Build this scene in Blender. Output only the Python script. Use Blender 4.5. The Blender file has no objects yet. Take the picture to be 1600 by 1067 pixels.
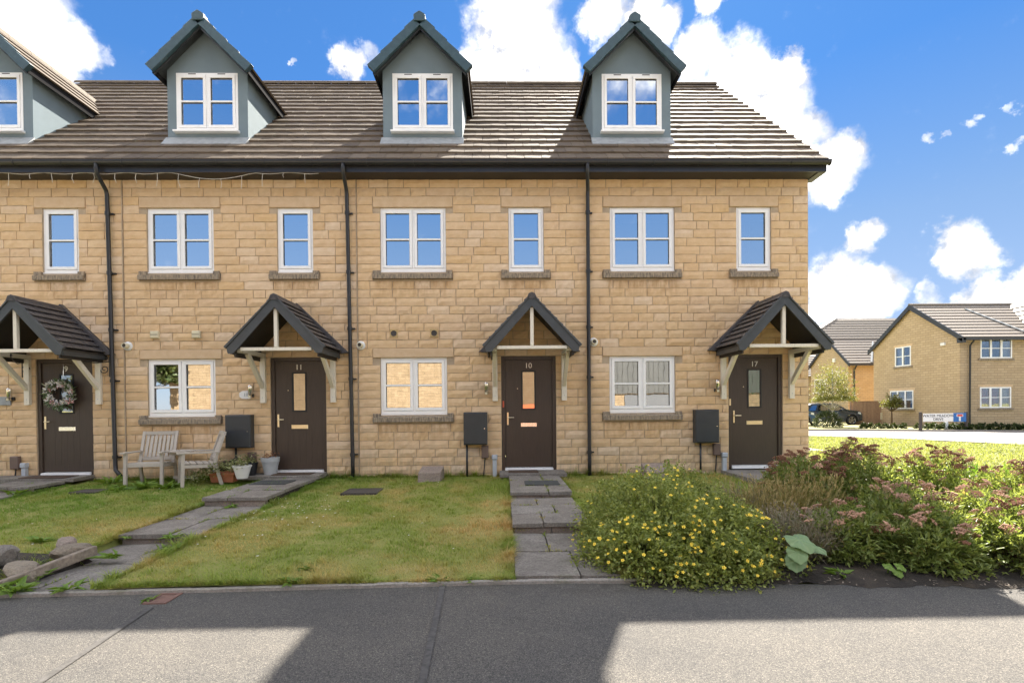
import bpy, bmesh, math, random
import numpy as np
from mathutils import Vector, Matrix
sc = bpy.context.scene
COL = sc.collection
rng = random.Random(7)
nrng = np.random.default_rng(11)
R = math.radians

# ------------------------------------------------------------------ camera
cam = bpy.data.cameras.new('camera')
cam.lens = 18.0; cam.sensor_width = 36.0; cam.sensor_fit = 'HORIZONTAL'
cam.shift_y = 0.0689; cam.clip_start = 0.05; cam.clip_end = 3000
camo = bpy.data.objects.new('camera', cam)
r2 = Vector((0.99981909, -0.01694131, -0.00864709)); u2 = Vector((0.00881362, 0.00977974, 0.99991333)); fw = Vector((0.01685528, 0.99980866, -0.00992728))
mw = Matrix((r2, u2, -fw)).transposed().to_4x4(); mw.translation = Vector((0, -9.256, 1.126))
camo.matrix_world = mw
COL.objects.link(camo); sc.camera = camo

# ------------------------------------------------------------------ sun, sky, exposure
SUN = Vector((0.384, 1.0, 1.035)).normalized()
SUN_EL = math.asin(SUN.z); SUN_AZ = math.atan2(SUN.x, SUN.y)
sl = bpy.data.lights.new('sun', 'SUN'); sl.energy = 2.0; sl.angle = R(0.53); sl.color = (1.0, 0.92, 0.80)
so = bpy.data.objects.new('sun', sl); so.rotation_euler = (-SUN).to_track_quat('-Z', 'Y').to_euler(); so.location = (8, 20, 30)
COL.objects.link(so)
sc.view_settings.view_transform = 'Standard'; sc.view_settings.look = 'None'
sc.view_settings.exposure = 3.45; sc.view_settings.gamma = 1.0; sc.view_settings.use_curve_mapping = False
sc.cycles.max_bounces = 10; sc.cycles.diffuse_bounces = 5; sc.cycles.glossy_bounces = 4
sc.cycles.transparent_max_bounces = 16; sc.cycles.caustics_reflective = False; sc.cycles.caustics_refractive = False
sc.cycles.use_denoising = True

class NT:
    """tiny node-tree helper"""
    def __init__(s, tree): s.t = tree; s.n = tree.nodes; s.l = tree.links
    def new(s, typ, **kw):
        n = s.n.new(typ)
        for k, v in kw.items():
            setattr(n, k, v)
        return n
    def put(s, sock, v):
        if hasattr(v, 'node'): s.l.new(v, sock)
        elif v is not None: sock.default_value = v
    def math(s, op, a, b=None, c=None, clamp=False):
        n = s.new('ShaderNodeMath', operation=op, use_clamp=clamp)
        for i, v in enumerate((a, b, c)):
            if v is not None: s.put(n.inputs[i], v)
        return n.outputs[0]
    def vmath(s, op, a, b=None, scale=None):
        n = s.new('ShaderNodeVectorMath', operation=op)
        s.put(n.inputs[0], a)
        if b is not None: s.put(n.inputs[1], b)
        if scale is not None: s.put(n.inputs[3], scale)
        return n.outputs['Value'] if op in ('DOT_PRODUCT', 'LENGTH') else n.outputs[0]
    def noise(s, vec, scale, detail=5, rough=.55, dist=0.0):
        n = s.new('ShaderNodeTexNoise'); s.put(n.inputs['Vector'], vec)
        n.inputs['Scale'].default_value = scale; n.inputs['Detail'].default_value = detail
        n.inputs['Roughness'].default_value = rough; n.inputs['Distortion'].default_value = dist
        return n
    def mapr(s, v, a, b, c=0.0, d=1.0, smooth=False):
        n = s.new('ShaderNodeMapRange', interpolation_type='SMOOTHSTEP' if smooth else 'LINEAR'); n.clamp = True
        s.put(n.inputs[0], v)
        for i, x in enumerate((a, b, c, d)): s.put(n.inputs[i + 1], x)
        return n.outputs[0]
    def mix(s, f, a, b, typ='MIX'):
        n = s.new('ShaderNodeMix', data_type='RGBA', blend_type=typ); n.clamp_factor = True
        s.put(n.inputs[0], f); s.put(n.inputs[6], c4(a)); s.put(n.inputs[7], c4(b))
        return n.outputs[2]
    def ramp(s, f, stops, interp='LINEAR'):
        n = s.new('ShaderNodeValToRGB'); s.put(n.inputs[0], f); cr = n.color_ramp; cr.interpolation = interp
        while len(cr.elements) < len(stops): cr.elements.new(0.5)
        for e, (p, c) in zip(cr.elements, stops): e.position = p; e.color = c4(c)
        return n.outputs[0]
def c4(c):
    if hasattr(c, 'node'): return c
    return (*c, 1.0) if len(c) == 3 else tuple(c)

world = bpy.data.worlds.new('World'); sc.world = world; world.use_nodes = True
w = NT(world.node_tree); w.n.clear()
sky = w.new('ShaderNodeTexSky', sky_type='NISHITA'); sky.sun_disc = False
sky.sun_elevation = SUN_EL; sky.sun_rotation = SUN_AZ
sky.altitude = 60; sky.air_density = 0.85; sky.dust_density = 0.12; sky.ozone_density = 3.0
dirv = w.new('ShaderNodeTexCoord').outputs['Generated']
n1 = w.noise(dirv, 9, 7, .62); n2 = w.noise(dirv, 26, 6, .62)
wd = w.vmath('ADD', dirv, w.vmath('SCALE', w.vmath('SUBTRACT', n1.outputs['Color'], (.5, .5, .5)), scale=.085))
wd = w.vmath('ADD', wd, w.vmath('SCALE', w.vmath('SUBTRACT', n2.outputs['Color'], (.5, .5, .5)), scale=.042))
wd = w.vmath('NORMALIZE', wd)
CLOUDS = [(-0.5891,0.6508,0.4789,0.0632),(-0.5516,0.6815,0.481,0.0319),(-0.5811,0.6725,0.4582,0.0417),(-0.5852,0.6306,0.5098,0.0511),(-0.5284,0.6995,0.4811,0.0162),(-0.2377,0.8126,0.5321,0.0291),(-0.2066,0.8093,0.5499,0.0163),(0.0088,0.804,0.5945,0.0628),(0.0498,0.8291,0.5569,0.0705),(-0.0175,0.8372,0.5467,0.0523),(0.1017,0.8328,0.5441,0.0332),(0.0331,0.78,0.6249,0.0601),(0.1556,0.787,0.597,0.035),(0.2117,0.7762,0.5939,0.0387),(0.2472,0.781,0.5736,0.0244),(0.3076,0.7487,0.5872,0.0247),(0.3037,0.7883,0.5351,0.0425),(0.3623,0.7866,0.4999,0.0549),(0.4189,0.7813,0.4626,0.0546),(0.4532,0.7897,0.4134,0.0492),(0.5009,0.786,0.3623,0.0463),(0.4254,0.7573,0.4956,0.0253),(0.3976,0.7981,0.4526,0.0543),(0.52,0.7848,0.3372,0.0267),(0.5582,0.7896,0.2549,0.0269),(0.5483,0.7972,0.2525,0.0164),(0.6528,0.7211,0.2324,0.0357),(0.6665,0.7159,0.2081,0.0314),(0.6501,0.7284,0.2164,0.0305),(0.6851,0.7019,0.195,0.0138),(0.5338,0.822,0.1984,0.0475),(0.5693,0.8056,0.1638,0.0508),(0.5301,0.8329,0.1592,0.0435),(0.5901,0.7921,0.1559,0.0289),(0.6782,0.7185,0.1543,0.0315),(0.6356,0.7557,0.1579,0.0203),(0.6288,0.7592,0.1683,0.0153),(0.7061,0.6915,0.1526,0.0262),(0.6297,0.6811,0.3737,0.0088),(0.637,0.6704,0.3805,0.0079),(0.5956,0.7134,0.3691,0.0078),(0.6113,0.7,0.3692,0.0069),(0.6726,0.6589,0.3367,0.0084),(0.6621,0.6446,0.3821,0.0082),(-0.3146,0.7929,0.5219,0.0053)]
dens = None   # each cloud: a direction and an angular size
for (cx, cy, cz, cr) in CLOUDS:
    dt = w.vmath('DOT_PRODUCT', wd, Vector((cx, cy, cz)).normalized())
    v = w.mapr(dt, math.cos(cr * 1.30), math.cos(cr * .08), 0, 1 if cr > .022 else .60, smooth=True)
    dens = v if dens is None else w.math('MAXIMUM', dens, v)
# unseen clouds out of frame, cover thickened to add fill light
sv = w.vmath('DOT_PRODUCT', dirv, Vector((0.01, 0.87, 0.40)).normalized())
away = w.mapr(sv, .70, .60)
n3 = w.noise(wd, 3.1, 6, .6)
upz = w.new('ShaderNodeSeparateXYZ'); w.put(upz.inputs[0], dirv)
# added fill clouds outside the view; the low sky facing the terrace is clear (the upper windows mirror it blue)
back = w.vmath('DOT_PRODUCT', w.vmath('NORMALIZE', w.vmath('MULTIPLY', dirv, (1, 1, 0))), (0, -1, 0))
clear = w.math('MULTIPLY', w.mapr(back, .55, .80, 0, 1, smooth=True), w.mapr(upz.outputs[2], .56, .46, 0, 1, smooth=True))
fill_cov = w.math('MULTIPLY', away, w.math('SUBTRACT', 1.0, clear))
dens = w.math('MAXIMUM', dens, w.math('MULTIPLY', fill_cov, w.mapr(n3.outputs['Fac'], .40, .52)))
n4 = w.noise(dirv, 42, 6, .65)
dens = w.math('ADD', dens, w.math('MULTIPLY', w.math('SUBTRACT', w.math('ADD', w.math('MULTIPLY', n4.outputs['Fac'], .55), w.math('MULTIPLY', n2.outputs['Fac'], .45)), .5), 1.35))
cloud = w.mapr(dens, .06, 1.05, 0, 1, smooth=True)
cloud = w.math('POWER', cloud, 1.25)
core = w.mapr(dens, .74, 1.34, .24, 1.0, smooth=True)
up = w.new('ShaderNodeSeparateXYZ'); w.put(up.inputs[0], dirv)
cloud = w.math('MULTIPLY', cloud, w.mapr(up.outputs[2], -.02, .03))
tint = w.ramp(w.mapr(upz.outputs[2], 0.0, 1.0), [(0.0, (0.187, 0.182, 0.196)), (0.15, (0.196, 0.187, 0.206)), (0.29, (0.206, 0.218, 0.226)), (0.5, (0.118, 0.226, 0.324)), (1.0, (0.103, 0.226, 0.334))])
skyc = w.mix(1.0, sky.outputs[0], tint, 'MULTIPLY')
# the clear sky pales evenly towards the horizon all round
skyc = w.mix(.55, skyc, w.vmath('SCALE', w.ramp(w.mapr(upz.outputs[2], 0.0, 1.0), [(0, (0.499, 0.634, 0.846)), (0.2, (0.365, 0.547, 0.846)), (0.35, (0.211, 0.422, 0.807)), (0.5, (0.096, 0.298, 0.749)), (1.0, (0.067, 0.24, 0.672))]), scale=2.0))
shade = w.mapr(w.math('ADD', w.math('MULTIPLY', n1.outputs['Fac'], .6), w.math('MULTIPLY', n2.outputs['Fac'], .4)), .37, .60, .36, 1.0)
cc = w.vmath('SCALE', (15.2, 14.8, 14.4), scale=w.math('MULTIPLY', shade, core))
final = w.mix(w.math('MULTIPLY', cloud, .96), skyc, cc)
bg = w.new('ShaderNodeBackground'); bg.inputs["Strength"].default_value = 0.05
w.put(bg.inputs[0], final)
wo = w.new('ShaderNodeOutputWorld'); w.l.new(bg.outputs[0], wo.inputs[0])

# ------------------------------------------------------------------ materials
def material(name):
    m = bpy.data.materials.new(name); m.use_nodes = True
    t = NT(m.node_tree); b = t.n['Principled BSDF']
    return m, t, b
def simple(name, col, rough=.7, var=.12, scale=9, bump=0, bscale=60, metal=0, spec=.5, rnd=0, coat=0):
    m, t, b = material(name)
    pos = t.new('ShaderNodeNewGeometry').outputs['Position']
    f = t.noise(pos, scale, 6, .6).outputs['Fac']
    f = t.mapr(f, .3, .7)
    c = t.mix(f, tuple(x * (1 - var) for x in col), tuple(min(1, x * (1 + var)) for x in col))
    if rnd:
        r = t.new('ShaderNodeObjectInfo').outputs['Random']
        h = t.new('ShaderNodeHueSaturation'); t.put(h.inputs['Color'], c)
        t.put(h.inputs['Value'], t.mapr(r, 0, 1, 1 - rnd, 1 + rnd)); c = h.outputs[0]
    t.put(b.inputs['Base Color'], c); b.inputs['Roughness'].default_value = rough
    b.inputs['Metallic'].default_value = metal; b.inputs['Specular IOR Level'].default_value = spec
    if coat: b.inputs['Coat Weight'].default_value = coat; b.inputs['Coat Roughness'].default_value = .06
    if bump:
        bn = t.new('ShaderNodeBump'); bn.inputs['Strength'].default_value = bump; bn.inputs['Distance'].default_value = .01
        t.put(bn.inputs['Height'], t.noise(pos, bscale, 6, .65).outputs['Fac']); t.l.new(bn.outputs[0], b.inputs['Normal'])
    return m
def stone_mat(name, palette, grain=1.0):
    m, t, b = material(name)
    pos = t.new('ShaderNodeNewGeometry').outputs['Position']
    r = t.new('ShaderNodeObjectInfo').outputs['Random']
    base = t.ramp(r, [(i / (len(palette) - 1), c) for i, c in enumerate(palette)])
    off = t.vmath('ADD', pos, t.vmath('SCALE', (3.1, 0.0, 7.7), scale=r))
    a = t.noise(off, 7, 5, .6).outputs['Fac']; f = t.noise(off, 120, 3, .6).outputs['Fac']
    c = t.mix(t.mapr(a, .35, .72), base, t.mix(1, base, (.88, .83, .76), 'MULTIPLY'))
    c = t.mix(t.mapr(f, .3, .7, 0, .35 * grain), c, t.mix(1, base, (.78, .73, .68), 'MULTIPLY'))
    # run-off marks below the sills and damp at the foot of the wall
    sp = t.new('ShaderNodeSeparateXYZ'); t.put(sp.inputs[0], pos); bx = t.math('MODULO', t.math('ADD', sp.outputs[0], 4.14 * 6 + 2.60), 4.14)
    str_ = t.noise(t.vmath('MULTIPLY', pos, (1, 1, .25)), 11, 5, .65).outputs['Fac']
    mk = None
    for (zt, xs_) in ((3.43, ((.30, 1.70), (2.60, 3.46))), (.86, ((.27, 1.70),))):
        zz = t.math('MULTIPLY', t.mapr(sp.outputs[2], zt - .42, zt - .06, 0, 1, smooth=True), t.mapr(sp.outputs[2], zt + .02, zt, 0, 1))
        for (xa, xb) in xs_:
            v = t.math('MULTIPLY', zz, t.math('MULTIPLY', t.mapr(bx, xa, xa + .08), t.mapr(bx, xb, xb - .08))); mk = v if mk is None else t.math('MAXIMUM', mk, v)
    c = t.mix(t.math('MULTIPLY', mk, t.mapr(str_, .38, .60, 0, .62)), c, (.40, .235, .10))
    dm = t.math('MULTIPLY', t.mapr(sp.outputs[2], .55, -.12, 0, 1), t.mapr(str_, .40, .62, 0, .55)); c = t.mix(dm, c, (.30, .25, .17))
    # weathering: broad grey-brown staining over the wall
    st = t.noise(t.vmath('MULTIPLY', pos, (1.3, 1.0, .55)), 1.6, 6, .62).outputs['Fac']
    c = t.mix(t.mapr(st, .54, .80, 0, .22), c, (.40, .32, .22))
    t.put(b.inputs['Base Color'], c); b.inputs['Roughness'].default_value = .92; b.inputs['Specular IOR Level'].default_value = .2
    bn = t.new('ShaderNodeBump'); bn.inputs['Strength'].default_value = .40; bn.inputs['Distance'].default_value = .010
    hh = t.math('ADD', t.noise(off, 22, 6, .65).outputs['Fac'], t.math('MULTIPLY', f, .25))
    t.put(bn.inputs['Height'], hh); t.l.new(bn.outputs[0], b.inputs['Normal'])
    return m
PAL = [(0.697, 0.497, 0.291), (0.736, 0.538, 0.331), (0.717, 0.521, 0.311), (0.749, 0.558, 0.358), (0.714, 0.528, 0.342), (0.736, 0.538, 0.319), (0.762, 0.601, 0.433), (0.723, 0.515, 0.291)]
m_stone = stone_mat('sandstone', PAL)
m_ashlar = stone_mat('ashlar stone', [(.67, .505, .335), (.70, .53, .35), (.64, .475, .31)], .8)
def sill_mat():
    m, t, b = material('weathered sill stone')
    pos = t.new('ShaderNodeNewGeometry').outputs['Position']
    f = t.noise(t.vmath('MULTIPLY', pos, (1, 1, .22)), 34, 5, .7).outputs['Fac']
    g = t.noise(pos, 6, 4, .6).outputs['Fac']
    c = t.mix(t.mapr(f, .36, .62), (.10, .085, .068), (.40, .32, .225))
    c = t.mix(t.mapr(g, .4, .7, 0, .5), c, (.26, .215, .165))
    t.put(b.inputs['Base Color'], c); b.inputs['Roughness'].default_value = .95
    bn = t.new('ShaderNodeBump'); bn.inputs['Strength'].default_value = .4; bn.inputs['Distance'].default_value = .01
    t.put(bn.inputs['Height'], f); t.l.new(bn.outputs[0], b.inputs['Normal'])
    return m
m_sill = sill_mat()
m_mortar = simple('mortar', (.43, .34, .24), .95, .18, 5, .5, 90)
def coursed(name, sx=.40, sz=.151, c1=(.56, .39, .20), c2=(.64, .47, .27), mort=(.34, .25, .15)):
    # walls too far away to pick stones apart: coursing carried by the material
    m, t, b = material(name)
    g = t.new('ShaderNodeNewGeometry'); sp = t.new('ShaderNodeSeparateXYZ'); t.put(sp.inputs[0], g.outputs['Position'])
    cb = t.new('ShaderNodeCombineXYZ'); t.put(cb.inputs[0], t.math('ADD', sp.outputs[0], sp.outputs[1])); t.put(cb.inputs[1], sp.outputs[2])
    br = t.new('ShaderNodeTexBrick'); t.put(br.inputs['Vector'], cb.outputs[0])
    br.inputs['Color1'].default_value = c4(c1); br.inputs['Color2'].default_value = c4(c2); br.inputs['Mortar'].default_value = c4(mort)
    br.inputs['Scale'].default_value = 1; br.inputs['Mortar Size'].default_value = .011; br.inputs['Brick Width'].default_value = sx; br.inputs['Row Height'].default_value = sz
    br.inputs['Mortar Smooth'].default_value = .3
    n = t.noise(g.outputs['Position'], 3, 6, .65).outputs['Fac']
    t.put(b.inputs['Base Color'], t.mix(t.mapr(n, .4, .75, 0, .3), br.outputs[0], (.38, .29, .19)))
    b.inputs['Roughness'].default_value = .95
    bn = t.new('ShaderNodeBump'); bn.inputs['Strength'].default_value = .6; bn.inputs['Distance'].default_value = .02; bn.invert = True
    t.put(bn.inputs['Height'], t.math('SUBTRACT', br.outputs['Fac'], t.math('MULTIPLY', t.noise(g.outputs['Position'], 14, 4, .6).outputs['Fac'], .5)))
    t.l.new(bn.outputs[0], b.inputs['Normal'])
    return m
m_far = coursed('far coursed stone', c1=(.46, .34, .21), c2=(.53, .40, .255), mort=(.29, .22, .14))
m_far_sunlit = coursed('far stone sunlit tint', c1=(.52, .35, .17), c2=(.58, .40, .21), mort=(.40, .26, .14))  # front wall copy of the far stone, sunlit warmth put in its colour
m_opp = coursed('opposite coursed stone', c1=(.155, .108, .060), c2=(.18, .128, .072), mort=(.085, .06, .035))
def tile_mat(name, ca, cb_, rnd=.22, rough=.62, spec=.4):
    m, t, b = material(name)
    pos = t.new('ShaderNodeNewGeometry').outputs['Position']; r = t.new('ShaderNodeObjectInfo').outputs['Random']
    c = t.mix(r, ca, cb_)
    a = t.noise(pos, 14, 5, .65).outputs['Fac']; f = t.noise(pos, 160, 2, .6).outputs['Fac']
    c = t.mix(t.mapr(a, .35, .7, 0, .35), c, (.20, .165, .13)); c = t.mix(t.mapr(f, .35, .7, 0, .4), c, tuple(x * .5 for x in ca))
    l = t.noise(pos, 5, 6, .7).outputs['Fac']
    c = t.mix(t.mapr(l, .62, .70, 0, .35), c, (.25, .25, .18))
    t.put(b.inputs['Base Color'], c); b.inputs['Roughness'].default_value = rough; b.inputs['Specular IOR Level'].default_value = spec
    bn = t.new('ShaderNodeBump'); bn.inputs['Strength'].default_value = .35; bn.inputs['Distance'].default_value = .006
    t.put(bn.inputs['Height'], t.math('ADD', a, f)); t.l.new(bn.outputs[0], b.inputs['Normal'])
    return m
m_tile = tile_mat('concrete roof tile', (.105, .080, .058), (.18, .14, .102), rough=.78, spec=.22)
m_ptile = tile_mat('dark porch tile', (.050, .050, .058), (.078, .074, .080), rough=.5)
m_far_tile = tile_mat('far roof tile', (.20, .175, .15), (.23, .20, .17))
m_black = simple('black plastic', (.018, .019, .022), .38, .2, 6)
m_fascia = simple('dark fascia', (.030, .031, .035), .34, .2, 3)
m_soffit = simple('soffit board', (.030, .026, .024), .6, .2, 3)
m_matte = simple('matte dark board', (.022, .022, .024), .95, .2, 3, spec=.05)
m_verge = simple('blue grey verge', (.036, .072, .090), .42, .18, 12, .1, 60)
m_barge = simple('dark grey bargeboard', (.052, .058, .062), .4, .15, 8)
m_render = simple('grey render', (.172, .225, .255), .92, .07, 2.5, .35, 180)
m_rendercheek = m_render
m_lead = simple('lead flashing', (.30, .32, .33), .55, .2, 12, .2, 30)
m_upvc = simple('white upvc', (.90, .90, .89), .28, .03, 3)
m_gasket = simple('black gasket', (.02, .02, .02), .6)
def timber_white():
    m, t, b = material('cream painted timber')
    pos = t.new('ShaderNodeNewGeometry').outputs['Position']
    f = t.noise(t.vmath('MULTIPLY', pos, (1, 1, .25)), 55, 5, .7).outputs['Fac']
    c = t.mix(t.mapr(f, .55, .75, 0, .55), (.74, .69, .58), (.42, .36, .27))
    t.put(b.inputs['Base Color'], c); b.inputs['Roughness'].default_value = .6
    return m
m_cream = timber_white()
def door_mat():
    m, t, b = material('brown woodgrain door')
    pos = t.new('ShaderNodeNewGeometry').outputs['Position']
    f = t.noise(t.vmath('MULTIPLY', pos, (1, 1, .06)), 70, 4, .6, .6).outputs['Fac']
    t.put(b.inputs['Base Color'], t.mix(f, (.032, .021, .015), (.080, .054, .039))); b.inputs['Roughness'].default_value = .42
    bn = t.new('ShaderNodeBump'); bn.inputs['Strength'].default_value = .25; bn.inputs['Distance'].default_value = .003
    t.put(bn.inputs['Height'], f); t.l.new(bn.outputs[0], b.inputs['Normal'])
    return m
m_door = door_mat()
m_chrome = simple('brushed steel', (.72, .70, .66), .22, .05, 40, metal=1)
m_gold = simple('satin brass', (.74, .62, .42), .3, .05, 40, metal=1)
m_white = simple('white plastic', (.78, .78, .76), .4, .05, 6)
m_creampl = simple('cream plastic', (.66, .60, .42), .5, .08, 8)
m_brownpl = simple('brown plastic', (.145, .098, .080), .5, .08, 8)
m_greypl = simple('grey plastic', (.42, .46, .50), .5, .1, 8)
m_meter = simple('charcoal meter box', (.034, .038, .042), .45, .12, 5)
m_digit = simple('silver digits', (.62, .60, .55), .3, .05, 20, metal=.6)
def glass_mat(name, tint, refl=.45, back=(.9, .93, .95)):
    m, t, b = material(name); t.n.remove(b)
    out = t.n['Material Output']
    tr = t.new('ShaderNodeBsdfTransparent'); tr.inputs[0].default_value = c4(back)
    gl = t.new('ShaderNodeBsdfGlossy'); gl.inputs['Roughness'].default_value = .012; gl.inputs[0].default_value = c4(tint)
    pos = t.new('ShaderNodeNewGeometry').outputs['Position']
    bn = t.new('ShaderNodeBump'); bn.inputs['Strength'].default_value = .025; bn.inputs['Distance'].default_value = .02
    t.put(bn.inputs['Height'], t.noise(pos, 3.0, 2, .5).outputs['Fac']); t.l.new(bn.outputs[0], gl.inputs['Normal'])
    fr = t.new('ShaderNodeFresnel'); fr.inputs[0].default_value = 1.45
    mx = t.new('ShaderNodeMixShader'); t.put(mx.inputs[0], t.math('ADD', refl, t.math('MULTIPLY', fr.outputs[0], .6), clamp=True))
    t.l.new(tr.outputs[0], mx.inputs[1]); t.l.new(gl.outputs[0], mx.inputs[2]); t.l.new(mx.outputs[0], out.inputs[0])
    return m
m_glass = glass_mat('window glass', (.95, .98, 1.0), .86)
m_doorglass = glass_mat('obscure door glass', (.95, .95, .93), .38, (.8, .82, .8))
m_room = simple('dim interior', (.30, .27, .24), .9)
m_curtain = simple('white curtain', (.80, .79, .80), .8, .06, 20)
m_lilac = simple('lilac curtain', (.60, .52, .66), .8, .08, 20)
m_green = simple('green door blind', (.10, .42, .22), .7, .1, 10)  # flat green behind the end house door glass
m_red = simple('red brick paint', (.55, .10, .05), .7, .1, 10)
def slab_mat(name, ca, cb_, cm):
    m, t, b = material(name)
    pos = t.new('ShaderNodeNewGeometry').outputs['Position']; r = t.new('ShaderNodeObjectInfo').outputs['Random']
    off = t.vmath('ADD', pos, t.vmath('SCALE', (5.0, 3.0, 1.0), scale=r))
    a = t.noise(off, 4, 7, .68).outputs['Fac']; f = t.noise(off, 45, 5, .7).outputs['Fac']; s = t.noise(off, 230, 2, .5).outputs['Fac']
    c = t.mix(t.mapr(a, .38, .62), ca, cb_); c = t.mix(t.mapr(r, 0, 1, 0, .35), c, (.20, .165, .135)); c = t.mix(t.mapr(f, .42, .66, 0, .75), c, tuple(x * .5 for x in ca))
    c = t.mix(t.mapr(s, .56, .70, 0, .55), c, (.42, .40, .36)); mo = t.noise(pos, 2.2, 6, .7).outputs['Fac']
    c = t.mix(t.mapr(mo, .57, .68, 0, .55), c, cm)
    t.put(b.inputs['Base Color'], c); b.inputs['Roughness'].default_value = .93
    bn = t.new('ShaderNodeBump'); bn.inputs['Strength'].default_value = .8; bn.inputs['Distance'].default_value = .012
    t.put(bn.inputs['Height'], t.math('ADD', f, t.math('MULTIPLY', s, .4))); t.l.new(bn.outputs[0], b.inputs['Normal'])
    return m
m_slab = slab_mat('riven paving', (.165, .148, .130), (.29, .268, .24), (.115, .115, .065))
m_riser = slab_mat('step riser stone', (.29, .23, .19), (.35, .28, .235), (.12, .11, .08))
m_rock = slab_mat('garden rock', (.22, .18, .13), (.30, .25, .185), (.15, .15, .10))
m_kerb = slab_mat('concrete edging', (.33, .31, .28), (.40, .37, .33), (.16, .16, .10))
def asphalt(name, tone=1.0, warm=0.0):
    m, t, b = material(name)
    pos = t.new('ShaderNodeNewGeometry').outputs['Position']
    v = t.new('ShaderNodeTexVoronoi'); t.put(v.inputs['Vector'], pos); v.inputs['Scale'].default_value = 160; v.inputs['Randomness'].default_value = 1
    sp = t.new('ShaderNodeSeparateColor'); t.put(sp.inputs[0], v.outputs['Color'])
    chip = t.ramp(sp.outputs[0], [(0, (.07, .067, .063)), (.35, (.115, .108, .10)), (.7, (.145, .134, .120)), (.93, (.18, .165, .145)), (1, (.25, .23, .20))])
    chip = t.mix(t.mapr(v.outputs['Distance'], .40, .80), chip, (.062, .060, .058))
    a = t.noise(pos, 1.1, 6, .62).outputs['Fac']; g = t.noise(pos, 9, 5, .7).outputs['Fac']
    c = t.mix(1, chip, t.mix(t.mapr(a, .3, .7), (.70 * tone, .715 * tone, .735 * tone), (1.0 * tone, .985 * tone, .95 * tone)), 'MULTIPLY')
    oil = t.noise(t.vmath('MULTIPLY', pos, (1, 1.6, 1)), 2.7, 6, .7).outputs['Fac']
    c = t.mix(t.mapr(oil, .60, .74, 0, .45), c, (.065, .064, .066))
    fl = t.noise(pos, 38, 3, .6).outputs['Fac']; c = t.mix(t.mapr(fl, .66, .74, 0, .35), c, (.24, .22, .19))
    # damp, mossy band along the edging
    sy = t.new('ShaderNodeSeparateXYZ'); t.put(sy.inputs[0], pos)
    band = t.mapr(t.math('ADD', sy.outputs[1], t.math('MULTIPLY', t.math('SUBTRACT', a, .5), .5)), -5.46, -5.27)
    band = t.math('MULTIPLY', band, t.mapr(g, .40, .6))
    band = t.math('MULTIPLY', band, t.mapr(sy.outputs[0], .1, 1.0, .35, 1.0))
    c = t.mix(t.math('MULTIPLY', band, .7), c, (.040, .035, .030))
    t.put(b.inputs['Base Color'], c); b.inputs['Roughness'].default_value = .9; b.inputs['Specular IOR Level'].default_value = .35
    bn = t.new('ShaderNodeBump'); bn.inputs['Strength'].default_value = .7; bn.inputs['Distance'].default_value = .004; bn.invert = True
    t.put(bn.inputs['Height'], v.outputs['Distance']); t.l.new(bn.outputs[0], b.inputs['Normal'])
    return m
m_road = asphalt('chipped asphalt')
m_patch = asphalt('newer asphalt', 1.06)
m_seam = simple('bitumen seam', (.092, .088, .084), .95, .3, 30, .3, 150, spec=.1)
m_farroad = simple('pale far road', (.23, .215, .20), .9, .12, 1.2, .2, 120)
def ground_mat(name, stops, scale=2.2, tint=None):
    m, t, b = material(name)
    pos = t.new('ShaderNodeNewGeometry').outputs['Position']
    a = t.noise(pos, scale, 7, .66).outputs['Fac']; f = t.noise(pos, 60, 4, .7).outputs['Fac']
    c = t.ramp(t.math('ADD', t.math('MULTIPLY', a, .8), t.math('MULTIPLY', f, .25)), stops)
    t.put(b.inputs['Base Color'], c); b.inputs['Roughness'].default_value = .95
    bn = t.new('ShaderNodeBump'); bn.inputs['Strength'].default_value = .8; bn.inputs['Distance'].default_value = .02
    t.put(bn.inputs['Height'], f); t.l.new(bn.outputs[0], b.inputs['Normal'])
    return m
m_lawn = ground_mat('lawn turf', [(.3, (.16, .19, .04)), (.5, (.24, .255, .06)), (.7, (.38, .31, .12))])
m_verge_g = ground_mat('dry verge turf', [(.3, (.20, .21, .065)), (.5, (.28, .265, .10)), (.7, (.34, .30, .14))])
m_soil = ground_mat('bed soil', [(.3, (.012, .010, .008)), (.5, (.028, .022, .017)), (.7, (.060, .046, .032))], 5)
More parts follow.
